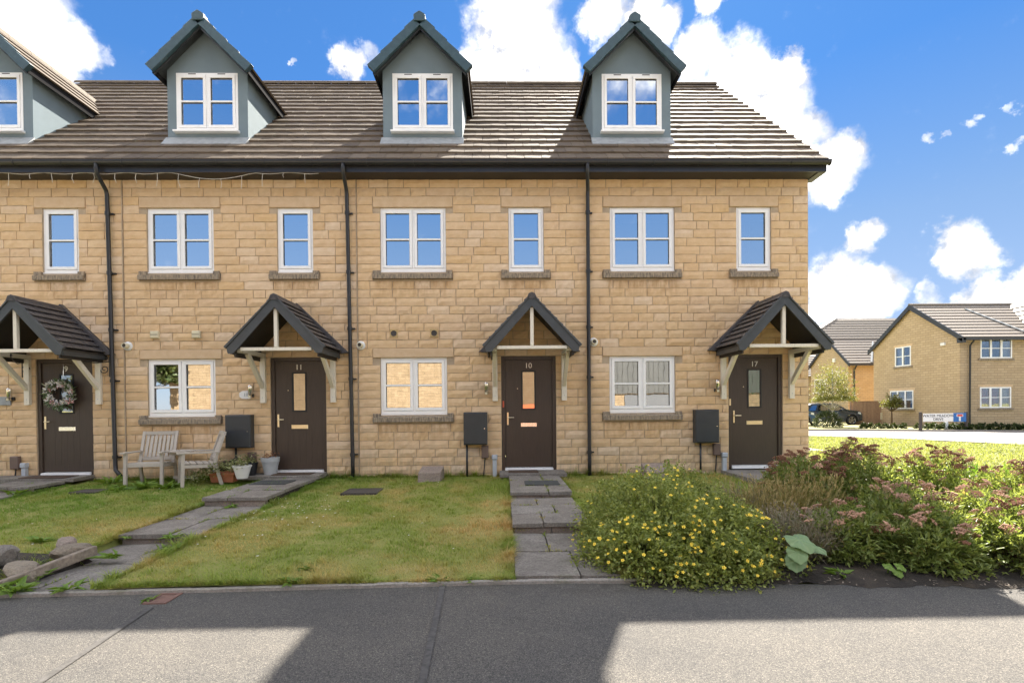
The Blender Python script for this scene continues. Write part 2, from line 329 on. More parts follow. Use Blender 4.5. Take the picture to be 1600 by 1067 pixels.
def leaf_mat(name, c1, c2, c3=None, trans=.35, rough=.5, patch=None, spec=.35):
    """per-leaf colour comes from the 'tint' attribute (0..1)"""
    m, t, b = material(name)
    at = t.new('ShaderNodeAttribute'); at.attribute_name = 'tint'
    stops = [(0, c1), (.8 if c3 else 1, c2)] + ([(1, c3)] if c3 else [])
    c = t.ramp(at.outputs['Fac'], stops)
    if patch:
        pos = t.new('ShaderNodeNewGeometry').outputs['Position']
        sy = t.new('ShaderNodeSeparateXYZ'); t.put(sy.inputs[0], pos)
        dry = t.mapr(t.noise(pos, 1.7, 6, .62).outputs['Fac'], .50, .66, 0, .8)
        for (px, py, pr, amt) in patch:
            d = t.vmath('LENGTH', t.vmath('MULTIPLY', t.vmath('SUBTRACT', pos, (px, py, 0)), (1, 1, 0)))
            d = t.math('ADD', d, t.math('MULTIPLY', t.math('SUBTRACT', t.noise(pos, 4, 5, .6).outputs['Fac'], .5), pr * 1.2))
            dry = t.math('MAXIMUM', dry, t.math('MULTIPLY', t.mapr(d, pr, pr * .25, smooth=True), amt))
        dry = t.math('MULTIPLY', dry, t.mapr(t.noise(pos, 30, 3, .6).outputs['Fac'], .25, .5, .65, 1.0))
        lush = t.math('MULTIPLY', t.mapr(sy.outputs[0], -2.0, -3.4), t.mapr(sy.outputs[1], -3.8, -2.4))
        dry = t.math('MULTIPLY', dry, t.math('SUBTRACT', 1.0, t.math('MULTIPLY', lush, .6)))
        c = t.mix(t.math('MULTIPLY', lush, .75), c, (.14, .26, .038))
        c = t.mix(dry, c, (.58, .42, .20))
    t.put(b.inputs['Base Color'], c); b.inputs['Roughness'].default_value = rough; b.inputs['Specular IOR Level'].default_value = spec
    tl = t.new('ShaderNodeBsdfTranslucent'); t.put(tl.inputs[0], t.mix(1, c, (1.25, 1.2, .7), 'MULTIPLY'))
    mx = t.new('ShaderNodeMixShader'); mx.inputs[0].default_value = trans
    t.l.new(b.outputs[0], mx.inputs[1]); t.l.new(tl.outputs[0], mx.inputs[2]); t.l.new(mx.outputs[0], t.n['Material Output'].inputs[0])
    return m
PATCH = [(-3.0, -3.1, .0, 0), (-4.35, -3.3, .75, 1.0), (-4.4, -2.5, .5, .9), (-2.6, -4.2, .6, .8), (-2.75, -3.4, .5, .8), (-.25, -3.5, .80, 1.0), (-.15, -2.5, .5, .9), (.0, -4.6, .3, .8), (-2.3, -3.2, .6, .6), (-1.5, -4.95, .5, .7), (-.6, -5.0, .4, .8), (-2.9, -1.2, .3, .5), (1.1, -.5, .35, .7), (-1.0, -3.0, .4, .5)]
m_grass = leaf_mat('lawn grass', (.19, .275, .045), (.31, .375, .082), (.50, .42, .17), .45, .6, patch=[p for p in PATCH if p[2] > 0])
m_vgrass = leaf_mat('dry verge grass', (.22, .275, .075), (.32, .345, .12), (.42, .37, .18), .40, .6)
m_potleaf = leaf_mat('cinquefoil leaf', (.165, .215, .054), (.36, .40, .125), (.52, .50, .20), .45, .5)
m_spileaf = leaf_mat('spiraea leaf', (.16, .22, .058), (.29, .34, .11), (.42, .31, .14), .45, .42)
m_lavleaf = leaf_mat('lavender stem', (.20, .19, .13), (.29, .26, .18), (.30, .23, .20), .2, .7)
m_strawgrass = leaf_mat('seeding grass', (.19, .20, .06), (.36, .30, .13), (.50, .38, .20), .3, .7)
m_weed = leaf_mat('weed leaf', (.12, .21, .032), (.22, .33, .065), None, .35, .45)
m_bigleaf = leaf_mat('butterbur leaf', (.17, .27, .12), (.27, .37, .19), None, .3, .5)
m_hosta = leaf_mat('broad bright leaf', (.10, .20, .025), (.20, .33, .05), None, .4, .4)
m_birch = leaf_mat('birch leaf', (.13, .15, .035), (.25, .25, .075), (.36, .34, .14), .4, .45)
m_box = leaf_mat('box leaf', (.030, .050, .016), (.07, .095, .028), (.16, .17, .055), .25, .4)
m_darktree = leaf_mat('shade tree leaf', (.035, .055, .018), (.10, .12, .04), None, .3, .5)
m_varieg = leaf_mat('variegated leaf', (.13, .17, .05), (.34, .36, .17), (.45, .44, .28), .3, .5)
m_yellow = simple('yellow petal', (.82, .62, .05), .55, .08, 40)
m_centre = simple('orange flower centre', (.62, .33, .03), .7, .1, 60)
m_pink = simple('faded pink flower', (.48, .29, .20), .9, .3, 60, .5, 300, rnd=.2)
m_rust = simple('rusty seed head', (.21, .10, .058), .95, .3, 60, .5, 300, rnd=.2)
m_bark = simple('brown stem', (.10, .065, .04), .9, .25, 40, .4, 80)
m_birchbark = simple('pale bark', (.42, .40, .36), .8, .35, 25, .3, 60)
def greywood():
    m, t, b = material('weathered grey timber')
    pos = t.new('ShaderNodeNewGeometry').outputs['Position']
    f = t.noise(pos, 60, 5, .7).outputs['Fac']; g = t.noise(pos, 6, 4, .6).outputs['Fac']
    c = t.mix(f, (.33, .295, .255), (.58, .535, .475)); c = t.mix(t.mapr(g, .4, .7, 0, .4), c, (.45, .40, .335))
    t.put(b.inputs['Base Color'], c); b.inputs['Roughness'].default_value = .85
    return m
m_wood = greywood()
m_fence = simple('brown fence board', (.36, .23, .15), .85, .2, 8, .3, 60, rnd=.12)
m_sleeper = simple('old timber edging', (.22, .18, .14), .9, .35, 24, .6, 60)
m_pot_w = simple('white pot', (.74, .74, .73), .35, .05, 5)
m_pot_g = simple('pale grey pot', (.40, .42, .43), .5, .1, 7)
m_terra = simple('terracotta', (.42, .16, .08), .8, .15, 12)
m_potsoil = m_soil
m_matb = simple('brown coir mat', (.085, .055, .038), .98, .3, 90, .6, 260)
m_matg = simple('dark grey mat', (.050, .055, .054), .95, .2, 90, .5, 260)
m_iron = simple('cast iron cover', (.060, .052, .046), .75, .35, 30, .4, 90)
m_rustiron = simple('rusty cover', (.17, .095, .075), .9, .25, 30, .4, 120)
m_car = simple('dark blue grey car paint', (.030, .040, .052), .25, .05, 2, coat=.8)
m_car2 = simple('blue car paint', (.035, .075, .13), .25, .05, 2, coat=.8)
m_tyre = simple('tyre rubber', (.020, .020, .021), .8, .15, 20)
m_alloy = simple('alloy wheel', (.55, .53, .50), .3, .05, 20, metal=.8)
m_trim = simple('grey plastic trim', (.06, .062, .066), .6, .1, 20)
m_farglass = glass_mat('far window glass', (.9, .95, 1.0), .07, (.8, .82, .84))
m_carglass = glass_mat('car glass', (.9, .95, 1.0), .35, (.25, .3, .33))
m_lamp = simple('clear lamp', (.75, .77, .78), .15, .02, 10)
m_signw = simple('white sign face', (.78, .78, .77), .4, .03, 5)
m_signb = simple('blue sign face', (.012, .13, .42), .4, .03, 5)
m_signr = simple('red sign mark', (.60, .03, .03), .4, .03, 5)
m_ink = simple('black lettering', (.02, .02, .022), .5)
m_post = simple('dark brown post', (.060, .048, .042), .7, .15, 10)
m_corr = simple('corrugated sheet', (.045, .045, .042), .5, .15, 2)
m_tan = simple('tan pane backing', (.34, .25, .17), .8)  # plain tan sheet colour behind the door glass
m_orange = simple('orange door and reflection', (.60, .15, .06), .45, .06, 4)
m_flo_w = simple('white fabric flower', (.78, .76, .74), .8, .08, 50)
m_flo_p = simple('pink fabric flower', (.72, .42, .42), .8, .15, 50)
m_wgreen = leaf_mat('wreath leaf', (.10, .16, .07), (.28, .36, .22), (.65, .68, .60), .2, .6)
m_wire = simple('white cable', (.70, .68, .62), .5)
m_daisy = simple('daisy petal', (.85, .85, .83), .6)
# ------------------------------------------------------------------ geometry helpers
class MB:
    def __init__(s): s.v = []; s.f = []
    def add(s, vs, fs):
        o = len(s.v); s.v += [tuple(v) for v in vs]; s.f += [tuple(i + o for i in f) for f in fs]; return s
    def quad(s, a, b, c, d): return s.add([a, b, c, d], [(0, 1, 2, 3)])
    def box(s, x0, x1, y0, y1, z0, z1):
        return s.add([(x0, y0, z0), (x1, y0, z0), (x1, y1, z0), (x0, y1, z0), (x0, y0, z1), (x1, y0, z1), (x1, y1, z1), (x0, y1, z1)],
                     [(0, 3, 2, 1), (4, 5, 6, 7), (0, 1, 5, 4), (1, 2, 6, 5), (2, 3, 7, 6), (3, 0, 4, 7)])
    def bevbox(s, x0, x1, y0, y1, z0, z1, b=.006):
        """box whose front (-y) edges are chamfered"""
        i = [(x0, z0), (x1, z0), (x1, z1), (x0, z1)]; j = [(x0 + b, z0 + b), (x1 - b, z0 + b), (x1 - b, z1 - b), (x0 + b, z1 - b)]
        vs = [(x, y0, z) for x, z in j] + [(x, y0 + b, z) for x, z in i] + [(x, y1, z) for x, z in i]
        fs = [(0, 1, 2, 3)] + [(a, (a + 1) % 4, (a + 1) % 4 + 4, a + 4)[::-1] for a in range(4)] + [(a + 4, (a + 1) % 4 + 4, (a + 1) % 4 + 8, a + 8)[::-1] for a in range(4)] + [(11, 10, 9, 8)]
        return s.add(vs, fs)
    def hexa(s, p): # 8 points, bottom 4 then top 4
        return s.add(p, [(0, 3, 2, 1), (4, 5, 6, 7), (0, 1, 5, 4), (1, 2, 6, 5), (2, 3, 7, 6), (3, 0, 4, 7)])
    def beam(s, a, b, wd, ht, upv=(0, 0, 1)):
        a = Vector(a); b = Vector(b); d = (b - a).normalized(); u = Vector(upv); r = d.cross(u)
        if r.length < 1e-4: r = d.cross(Vector((1, 0, 0)))
        r.normalize(); u = r.cross(d).normalized(); r = r * wd / 2; u = u * ht / 2
        return s.hexa([a - r - u, a + r - u, b + r - u, b - r - u, a - r + u, a + r + u, b + r + u, b - r + u])
    def tube(s, pts, r, n=10, cap=True):
        pts = [Vector(p) for p in pts]; rs = r if isinstance(r, (list, tuple)) else [r] * len(pts); o = len(s.v)
        prev = None
        for i, p in enumerate(pts):
            d = (pts[min(i + 1, len(pts) - 1)] - pts[max(i - 1, 0)]).normalized()
            if prev is None:
                x = d.cross(Vector((0, 0, 1)));
                if x.length < 1e-3: x = d.cross(Vector((1, 0, 0)))
            else: x = prev - d * prev.dot(d)
            x.normalize(); prev = x; y = d.cross(x)
            for k in range(n):
                a = 2 * math.pi * k / n; s.v.append(tuple(p + (x * math.cos(a) + y * math.sin(a)) * rs[i]))
        for i in range(len(pts) - 1):
            for k in range(n):
                s.f.append((o + i * n + k, o + i * n + (k + 1) % n, o + (i + 1) * n + (k + 1) % n, o + (i + 1) * n + k))
        if cap:
            s.f.append(tuple(o + k for k in range(n))[::-1]); s.f.append(tuple(o + (len(pts) - 1) * n + k for k in range(n)))
        return s
    def lathe(s, prof, c, n=24, axis='z'):
        o = len(s.v)
        for r, h in prof:
            for k in range(n):
                a = 2 * math.pi * k / n; x, y = r * math.cos(a), r * math.sin(a)
                p = (c[0] + x, c[1] + y, c[2] + h) if axis == 'z' else ((c[0] + x, c[1] + h, c[2] + y) if axis == 'y' else (c[0] + h, c[1] + x, c[2] + y))
                s.v.append(p)
        for i in range(len(prof) - 1):
            for k in range(n):
                f = (o + i * n + k, o + i * n + (k + 1) % n, o + (i + 1) * n + (k + 1) % n, o + (i + 1) * n + k)
                s.f.append(f if axis != 'y' else f[::-1])
        return s
    def disc(s, c, r, n=20, axis='y'):
        o = len(s.v)
        for k in range(n):
            a = 2 * math.pi * k / n
            s.v.append((c[0] + r * math.cos(a), c[1], c[2] + r * math.sin(a)) if axis == 'y' else (c[0] + r * math.cos(a), c[1] + r * math.sin(a), c[2]))
        s.f.append(tuple(range(o, o + n))); return s
    def mesh(s, name, off=(0, 0, 0)):
        me = bpy.data.meshes.new(name); ox, oy, oz = off
        me.from_pydata([(x - ox, y - oy, z - oz) for x, y, z in s.v], [], s.f); me.update(); return me
ROOT = {}
def root_off(o):
    while o.parent is not None: o = o.parent
    return Vector(ROOT.get(o.name, (0, 0, 0)))
def tag(o, label=None, cat=None, group=None, kind=None):
    if label: o['label'] = label
    if cat: o['category'] = cat
    if group: o['group'] = group
    if kind: o['kind'] = kind
    return o
def empty(name, loc, label=None, cat=None, group=None, kind=None):
    o = bpy.data.objects.new(name, None); COL.objects.link(o); o.location = loc; ROOT[o.name] = tuple(loc)
    o.empty_display_size = .1
    return tag(o, label, cat, group, kind)
def link(name, me, mat=None, parent=None, loc=(0, 0, 0), smooth=False, bevel=0):
    o = bpy.data.objects.new(name, me); COL.objects.link(o)
    if mat is not None and len(me.materials) == 0: me.materials.append(mat)
    o.location = loc
    if parent is not None: o.parent = parent
    if smooth:
        me.polygons.foreach_set('use_smooth', [True] * len(me.polygons))
    if bevel:
        b = o.modifiers.new('edge', 'BEVEL'); b.width = bevel; b.segments = 2; b.limit_method = 'ANGLE'; b.angle_limit = R(40)
    return o
def part(name, mb, mat, parent, smooth=False, bevel=0):
    return link(name, mb.mesh(name, root_off(parent)), mat, parent, smooth=smooth, bevel=bevel)
def single(name, mb, mat, loc, label=None, cat=None, group=None, kind=None, smooth=False, bevel=0):
    o = link(name, mb.mesh(name, loc), mat, None, loc, smooth, bevel); ROOT[o.name] = tuple(loc)
    return tag(o, label, cat, group, kind)
def npmesh(name, V, F, tint=None):
    """V (n,3), F (m,k) numpy -> mesh"""
    me = bpy.data.meshes.new(name); n = len(V); m, k = F.shape
    me.vertices.add(n); me.vertices.foreach_set('co', np.ascontiguousarray(V, dtype=np.float32).ravel())
    me.loops.add(m * k); me.loops.foreach_set('vertex_index', np.ascontiguousarray(F, dtype=np.int32).ravel())
    me.polygons.add(m); me.polygons.foreach_set('loop_start', np.arange(0, m * k, k, dtype=np.int32))
    me.update(calc_edges=True)
    if tint is not None:
        a = me.attributes.new('tint', 'FLOAT', 'POINT'); a.data.foreach_set('value', np.ascontiguousarray(tint, dtype=np.float32))
    return me
def nrm(a): return a / np.maximum(np.linalg.norm(a, axis=-1, keepdims=True), 1e-9)
def leaves(P, D, L, W, tint, up=(0, 0, 1), fold=.18, droop=.0, roll=None):
    """P base points, D directions -> vertices and quads of pointed folded leaves"""
    n = len(P); D = nrm(D); U = np.tile(np.array(up, float), (n, 1)) + nrng.normal(0, .35, (n, 3))
    S = nrm(np.cross(D, U)); N = np.cross(S, D)
    L = np.asarray(L).reshape(-1, 1) * np.ones((n, 1)); W = np.asarray(W).reshape(-1, 1) * np.ones((n, 1))
    mid = P + D * L * .48 - N * (L * fold * .4)
    a = P; b = P + D * L * .48 + S * W / 2 + N * W * .12; c = P + D * L - N * L * droop; d = P + D * L * .48 - S * W / 2 + N * W * .12
    V = np.stack([a, b, mid, c, d], 1).reshape(-1, 3); i = np.arange(n) * 5
    F = np.concatenate([np.stack([i, i + 1, i + 2], 1), np.stack([i + 1, i + 3, i + 2], 1), np.stack([i + 2, i + 3, i + 4], 1), np.stack([i, i + 2, i + 4], 1)])
    return V, F, np.repeat(np.asarray(tint), 5)
def merge(parts):
    V = []; F = []; T = []; o = 0
    for v, f, t in parts: V.append(v); F.append(f + o); T.append(t); o += len(v)
    return np.concatenate(V), np.concatenate(F), np.concatenate(T)

# ------------------------------------------------------------------ terrain
def ground_z(x, y):
    """height of the front gardens"""
    if y > 0: return -.12 - .24 * min(1, y / 9.0)
    return -.12 - .135 * min(1, -y / 5.1) - .02 * math.sin(x * 1.3 + y * .9) * min(1, -y)
def kerb_y(x):
    return -5.15 - .035 * max(0, .1 - x) - (.055 * max(0, x - .6) if x > .6 else 0)
g = MB().quad((-900, -900, -.62), (900, -900, -.62), (900, 900, -.62), (-900, 900, -.62))
single('ground', g, m_verge_g, (0, 0, -.62), kind='structure')
def sheet(name, xs, ys, zf, mat):
    mb = MB(); nx, ny = len(xs), len(ys)
    mb.v = [(x, y, zf(x, y)) for y in ys for x in xs]
    mb.f = [(j * nx + i, j * nx + i + 1, (j + 1) * nx + i + 1, (j + 1) * nx + i) for j in range(ny - 1) for i in range(nx - 1)]
    return single(name, mb, mat, (0, 0, 0), kind='structure', smooth=True)
# front lawn, following the kerb line at the street side
PATHS = [(.083, .95, ((-.3, -.10), (-2.0, -.13), (-3.5, -.24), (-9, -.33))), (-4.06, -3.20, ((-.3, -.10), (-2.14, -.13), (-3.63, -.26), (-9, -.38))), (-8.28, -7.42, ((-.3, -.10), (-.95, -.14), (-2.8, -.24), (-9, -.33)))]
def lawn_z(x, y):
    """lawn surface, cut away where the paths lie"""
    z = ground_z(x, y) - .012 * max(0, min(1, (kerb_y(x) + .12 - y) / .12))
    if x > .98: z -= .07 * max(0, min(1, (-3.1 - y) / .4)) * min(1, (x - .98) / .1)
    for (p, q, lv) in PATHS:
        if p - .012 < x < q + .012:
            for yn, zz in lv:
                if y >= yn: break
            z = min(z, zz)
    return z
mb = MB(); xs = sorted(set(np.round(np.linspace(-13, 6.2, 200), 4)) | {v for p in PATHS for v in (p[0] - .03, p[0] + .01, p[1] - .01, p[1] + .03)}); ts = np.linspace(0, 1, 90); nx = len(xs)
mb.v = [(x, kerb_y(x) * t, lawn_z(x, kerb_y(x) * t)) for t in ts for x in xs]
mb.f = [(j * nx + i, j * nx + i + 1, (j + 1) * nx + i + 1, (j + 1) * nx + i)[::-1] for j in range(89) for i in range(nx - 1)]
single('lawn', mb, m_lawn, (0, 0, 0), kind='structure', smooth=True)
sheet('verge', np.linspace(6.2, 60, 50), np.linspace(-5.6, 60, 60), lambda x, y: ground_z(x, y) - (.012 if y < 0 else 0), m_verge_g)
sheet('side_lawn', np.linspace(5.585, 6.2, 3), np.linspace(0.0, 40, 40), lambda x, y: ground_z(x, y), m_verge_g)
# road in front
def road_z(p): 
    y = p[1]
    e = -5.20
    return -.286 - .014 * min(1, max(0, (e - y) / (6.4 + e))) - .03 * max(0, (-6.4 - y) / 10.6)
rd = MB(); xs = np.linspace(-60, 60, 241)
rd.v = [(x, kerb_y(max(-14, min(x, 9))) - .030, road_z((x, kerb_y(max(-14, min(x, 9))) - .030))) for x in xs] + [(x, -6.4, -.300) for x in xs] + [(x, -11.5, -.3144) for x in xs]
n_ = len(xs); rd.f = [(r_ * n_ + i, (r_ + 1) * n_ + i, (r_ + 1) * n_ + i + 1, r_ * n_ + i + 1) for r_ in range(2) for i in range(n_ - 1)]
road = single('road', rd, m_road, (0, 0, 0), kind='structure')
def strip(name, pts, wd, mat, z0, parent):
    mb = MB()
    for (a, b) in zip(pts[:-1], pts[1:]):
        d = Vector((b[0] - a[0], b[1] - a[1], 0)).normalized(); s_ = Vector((-d.y, d.x, 0)) * wd / 2
        za, zb = z0(a), z0(b)
        o4 = z0((0, -6.4)) - road_z((0, -6.4)); cuts = sorted({-1.0, 1.0, *([max(-1, min(1, (-6.4 - a[1]) / s_.y))] if abs(s_.y) > .2 else [])})
        for u, v in zip(cuts[:-1], cuts[1:]):
            P_ = [(p[0] + s_.x * k_, p[1] + s_.y * k_) for p, k_ in ((a, u), (b, u), (b, v), (a, v))]
            mb.quad(*[(x_, y_, road_z((x_, y_)) + o4) for x_, y_ in P_])
    for i, f in enumerate(mb.f):
        pass
    me = mb.mesh(name)
    for p in me.polygons:
        if p.normal.z < 0: p.flip()
    return link(name, me, mat, parent)
strip('bitumen_seam', [(-.497, -5.20), (-.475, -5.6), (-.46, -6.0), (-.435, -6.6), (-.40, -7.6)], .045, m_seam, lambda p: road_z(p) + .006, road)
strip('bitumen_seam', [(-2.545, -5.55), (-2.50, -6.0), (-2.45, -6.55), (-2.4, -7.2)], .05, m_seam, lambda p: road_z(p) + .006, road)
# thin concrete edging between lawn and road
mb = MB(); xs = np.linspace(-13, 1.15, 60)
for a, b in zip(xs[:-1], xs[1:]):
    ya, yb = kerb_y(a), kerb_y(b); j = rng.uniform(-.003, .003)
    mb.hexa([(a, ya - .038, -.34), (b, yb - .038, -.34), (b, yb, -.34), (a, ya, -.34), (a, ya - .038, -.262 + j), (b, yb - .038, -.262 + j), (b, yb, -.257 + j), (a, ya, -.257 + j)])
single('kerb', mb, m_kerb, (0, -5.2, -.3), kind='structure')
# far road round the corner
far = [(8, 22.2), (18, 18.45), (22, 17.1), (25.7, 15.4), (34, 12.0), (60, 4), (60, -17), (19, -17), (18.6, 3), (17.6, 7.6), (17.3, 9.9), (16.4, 12.0), (14.1, 14.2), (8, 17.0)]
mb = MB().add([(x, y, ground_z(9, y) + .035 if y > 0 else -.12 - .018 * min(10, -y) + .035) for x, y in far], [tuple(range(len(far)))[::-1]])
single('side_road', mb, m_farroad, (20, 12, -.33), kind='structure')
mb = MB()
for a, b in zip(far[:5], far[1:6]):
    for (o0, o1) in ((0, .14),):
        mb.hexa([(a[0], a[1], -.5), (b[0], b[1], -.5), (b[0], b[1] + o1, -.5), (a[0], a[1] + o1, -.5), (a[0], a[1], -.235), (b[0], b[1], -.235), (b[0], b[1] + o1, -.235), (a[0], a[1] + o1, -.235)])
single('side_kerb', mb, m_kerb, (20, 17, -.3), kind='structure')
mb = MB().quad((6.6, 6.4, ground_z(8, 6.4) + .03), (9.6, 5.6, ground_z(8, 5.6) + .03), (9.9, 7.2, ground_z(8, 7.2) + .03), (6.8, 8.2, ground_z(8, 8.2) + .03))
single('side_path', mb, m_farroad, (8, 7, -.3), kind='structure')

# ------------------------------------------------------------------ the terrace
BAY = 4.14; ROW = .151; Z0 = 2.05 - ROW * 15; ZT = 5.22
def off(k): return k * BAY
WIN_W = (-2.183, -1.009, 3.585, 4.718); WIN_N = (.122, .754, 3.585, 4.718); WIN_G = (-2.207, -1.012, 1.021, 2.031); DOOR = (-.032, .954, -.0, 2.045)
EAVE_Y, EAVE_Z, SL = -.41, 5.373, .90
def roof_z(y): return EAVE_Z + SL * (y - EAVE_Y)
RIDGE_Y = 4.3; PITCH = math.atan(SL)
# shared stone meshes
def make_stone(L, seed):
    r = random.Random(seed); h = ROW - .011; nx, nz = 6, 3; vs = []
    top = [r.uniform(-.0045, .0035) for _ in range(nx)]; bot = [r.uniform(-.005, .0045) for _ in range(nx)]
    base = r.uniform(-.006, .006)
    for j in range(nz):
        for i in range(nx):
            x = -L / 2 + L * i / (nx - 1); z = -h / 2 + h * j / (nz - 1)
            edge = i in (0, nx - 1) or j in (0, nz - 1)
            if j == 0: z += bot[i]
            if j == nz - 1: z += top[i]
            y = (.0015 + r.uniform(-.003, .003)) if edge else (-.0085 + base * .8 + r.uniform(-.0045, .0045))
            vs.append((x, y, z))
    fs = [(j * nx + i, j * nx + i + 1, (j + 1) * nx + i + 1, (j + 1) * nx + i) for j in range(nz - 1) for i in range(nx - 1)]
    ring = [i for i in range(nx)] + [(j) * nx + nx - 1 for j in range(1, nz)] + [(nz - 1) * nx + i for i in range(nx - 2, -1, -1)] + [j * nx for j in range(nz - 2, 0, -1)]
    o = len(vs)
    for q in ring: x, y, z = vs[q]; vs.append((x, .03, z))
    m = len(ring)
    fs += [(ring[(a + 1) % m], ring[a], o + a, o + (a + 1) % m) for a in range(m)]
    me = MB().add(vs, fs).mesh('stone'); me.materials.append(m_stone); return me
LEN = [.16, .22, .28, .34, .40, .46, .52]
STONES = {L: [make_stone(L - .013, int(L * 1000) + q) for q in range(6)] for L in LEN}
def make_tile(wd, ln, th, seed):
    r = random.Random(seed); v = r.uniform(-.003, .003)
    # local: x across, y up the slope, z out of the slope; tail edge at y=0
    return MB().add([(-wd / 2, 0, .016 + v), (wd / 2, 0, .016 - v), (wd / 2, ln, -.018), (-wd / 2, ln, -.018), (-wd / 2 + .002, 0.003, .016 + th + v), (wd / 2 - .002, 0.003, .016 + th - v), (wd / 2 - .002, ln, -.018 + th), (-wd / 2 + .002, ln, -.018 + th)],
                    [(0, 3, 2, 1), (4, 5, 6, 7), (0, 1, 5, 4), (1, 2, 6, 5), (2, 3, 7, 6), (3, 0, 4, 7)])
TILE = [make_tile(.296, .40, .032, q).mesh('roof_tile') for q in range(6)]
for me in TILE: me.materials.append(m_tile)
PT = [make_tile(.235, .165, .012, 50 + q).mesh('porch_tile') for q in range(4)]
for me in PT: me.materials.append(m_ptile)
GAUGE = 6.32 / 18.0

def window(h, x0, x1, z0, z1, sashes=2, trickle=False, y=0.0, sill=True, back=None, name='window'):
    """uPVC casement: outer frame, sashes, glazing bars, panes"""
    ro = root_off(h); F = .042; mb = MB(); yf, yb = y + .035, y + .10
    mb.box(x0, x1, yf, yb, z0, z0 + F + .012); mb.box(x0, x1, yf, yb, z1 - F, z1); mb.box(x0, x0 + F, yf + .001, yb, z0 + F + .012, z1 - F); mb.box(x1 - F, x1, yf + .001, yb, z0 + F + .012, z1 - F)
    inn = (x0 + F, x1 - F); n = sashes
    if n > 1:
        for i in range(1, n):
            xm = inn[0] + (inn[1] - inn[0]) * i / n; mb.box(xm - .016, xm + .016, yf + .001, yb, z0 + F + .012, z1 - F)
    wob = part(name, mb, m_upvc, h, bevel=.004)
    for i in range(n):
        a = inn[0] + (inn[1] - inn[0]) * i / n + (.016 if i else 0) + .003; b = inn[0] + (inn[1] - inn[0]) * (i + 1) / n - (.016 if i < n - 1 else 0) - .003
        c, d = z0 + F + .015, z1 - F - .003; S = .050; ys = y + .022; zm = (c + d) / 2
        sb = MB(); sb.box(a, b, ys, yb - .01, c, c + S); sb.box(a, b, ys, yb - .01, d - S, d); sb.box(a, a + S, ys + .001, yb - .01, c + S, d - S); sb.box(b - S, b, ys + .001, yb - .01, c + S, d - S)
        sb.box(a + S, b - S, ys + .004, yb - .012, zm - .016, zm + .016)
        s_ = part('sash', sb, m_upvc, wob, bevel=.005)
        for (p, q) in ((c + S, zm - .016), (zm + .016, d - S)):
            part('pane', MB().quad((a + S - .002, y + .058, p - .002), (b - S + .002, y + .058, p - .002), (b - S + .002, y + .058, q + .002), (a + S - .002, y + .058, q + .002)), m_glass, wob)
        g = MB()
        for (p, q) in ((c + S, zm - .016), (zm + .016, d - S)):
            A, B = a + S, b - S
            g.box(A, A + .004, ys + .016, y + .05, p, q); g.box(B - .004, B, ys + .016, y + .05, p, q); g.box(A, B, ys + .0165, y + .05, p, p + .004); g.box(A, B, ys + .0165, y + .05, q - .004, q)
        part('gasket', g, m_gasket, wob)
        if trickle:
            part('trickle_vent', MB().box((a + b) / 2 - .07, (a + b) / 2 + .07, yf - .004, yf + .002, z1 - .028, z1 - .014), m_gasket, wob)
    if sill == 'pvc':
        part('cill', MB().hexa([(x0 - .03, y - .045, z0 - .045), (x1 + .03, y - .045, z0 - .045), (x1 + .03, y + .06, z0 - .045), (x0 - .03, y + .06, z0 - .045), (x0 - .03, y - .045, z0 - .012), (x1 + .03, y - .045, z0 - .012), (x1 + .03, y + .06, z0 - .001), (x0 - .03, y + .06, z0 - .001)]), m_upvc, wob, bevel=.004)
    else:
        part('head_trim', MB().box(x0 + .004, x1 - .004, y + .012, y + .05, z1 + .004, z1 + .026), m_upvc, wob)
        part('cill', MB().box(x0 + .002, x1 - .002, y + .008, y + .07, z0 - .022, z0 - .002), m_upvc, wob, bevel=.003)
    yi = y + .112
    if back:
        kind = back
        if 'blind' in kind:
            bb = MB(); zb_ = z1 - (z1 - z0) * kind['blind']; n_ = int((z1 - zb_) / .026)
            for q in range(n_): bb.box(x0 + .06, x1 - .06, yi, yi + .006, zb_ + q * .026 + .003, zb_ + q * .026 + .026)
            part('blind', bb, m_curtain, wob)
        if 'curtain' in kind:
            cm = kind.get('mat', m_curtain); cb = MB(); segs = 26; yy = yi + .05
            for (A, B) in kind['curtain']:
                A = x0 + (x1 - x0) * A; B = x0 + (x1 - x0) * B
                pts = [(A + (B - A) * q / segs, yy + .022 * math.sin(q * 1.9) + .01 * math.sin(q * .7)) for q in range(segs + 1)]
                for p, q in zip(pts[:-1], pts[1:]): cb.quad((p[0], p[1], z0 + .03), (q[0], q[1], z0 + .03), (q[0], q[1], z1 - .03), (p[0], p[1], z1 - .03))
            part('curtain', cb, cm, wob, smooth=True)
    return wob

TEXTS = []
def lettering(txt, size, loc, mat, parent, name='lettering', depth=.004, align='CENTER', font_rot=(R(90), 0, 0)):
    cu = bpy.data.curves.new(name, 'FONT'); cu.body = txt; cu.size = size; cu.extrude = depth; cu.align_x = align; cu.align_y = 'CENTER'
    o = bpy.data.objects.new(name, cu); COL.objects.link(o)
    dg = bpy.context.evaluated_depsgraph_get(); me = bpy.data.meshes.new_from_object(o.evaluated_get(dg)); me.name = name
    bpy.data.objects.remove(o); bpy.data.curves.remove(cu)
    ob = link(name, me, mat, parent, Vector(loc) - (root_off(parent) if parent else Vector((0, 0, 0)))); ob.rotation_euler = font_rot
    return ob

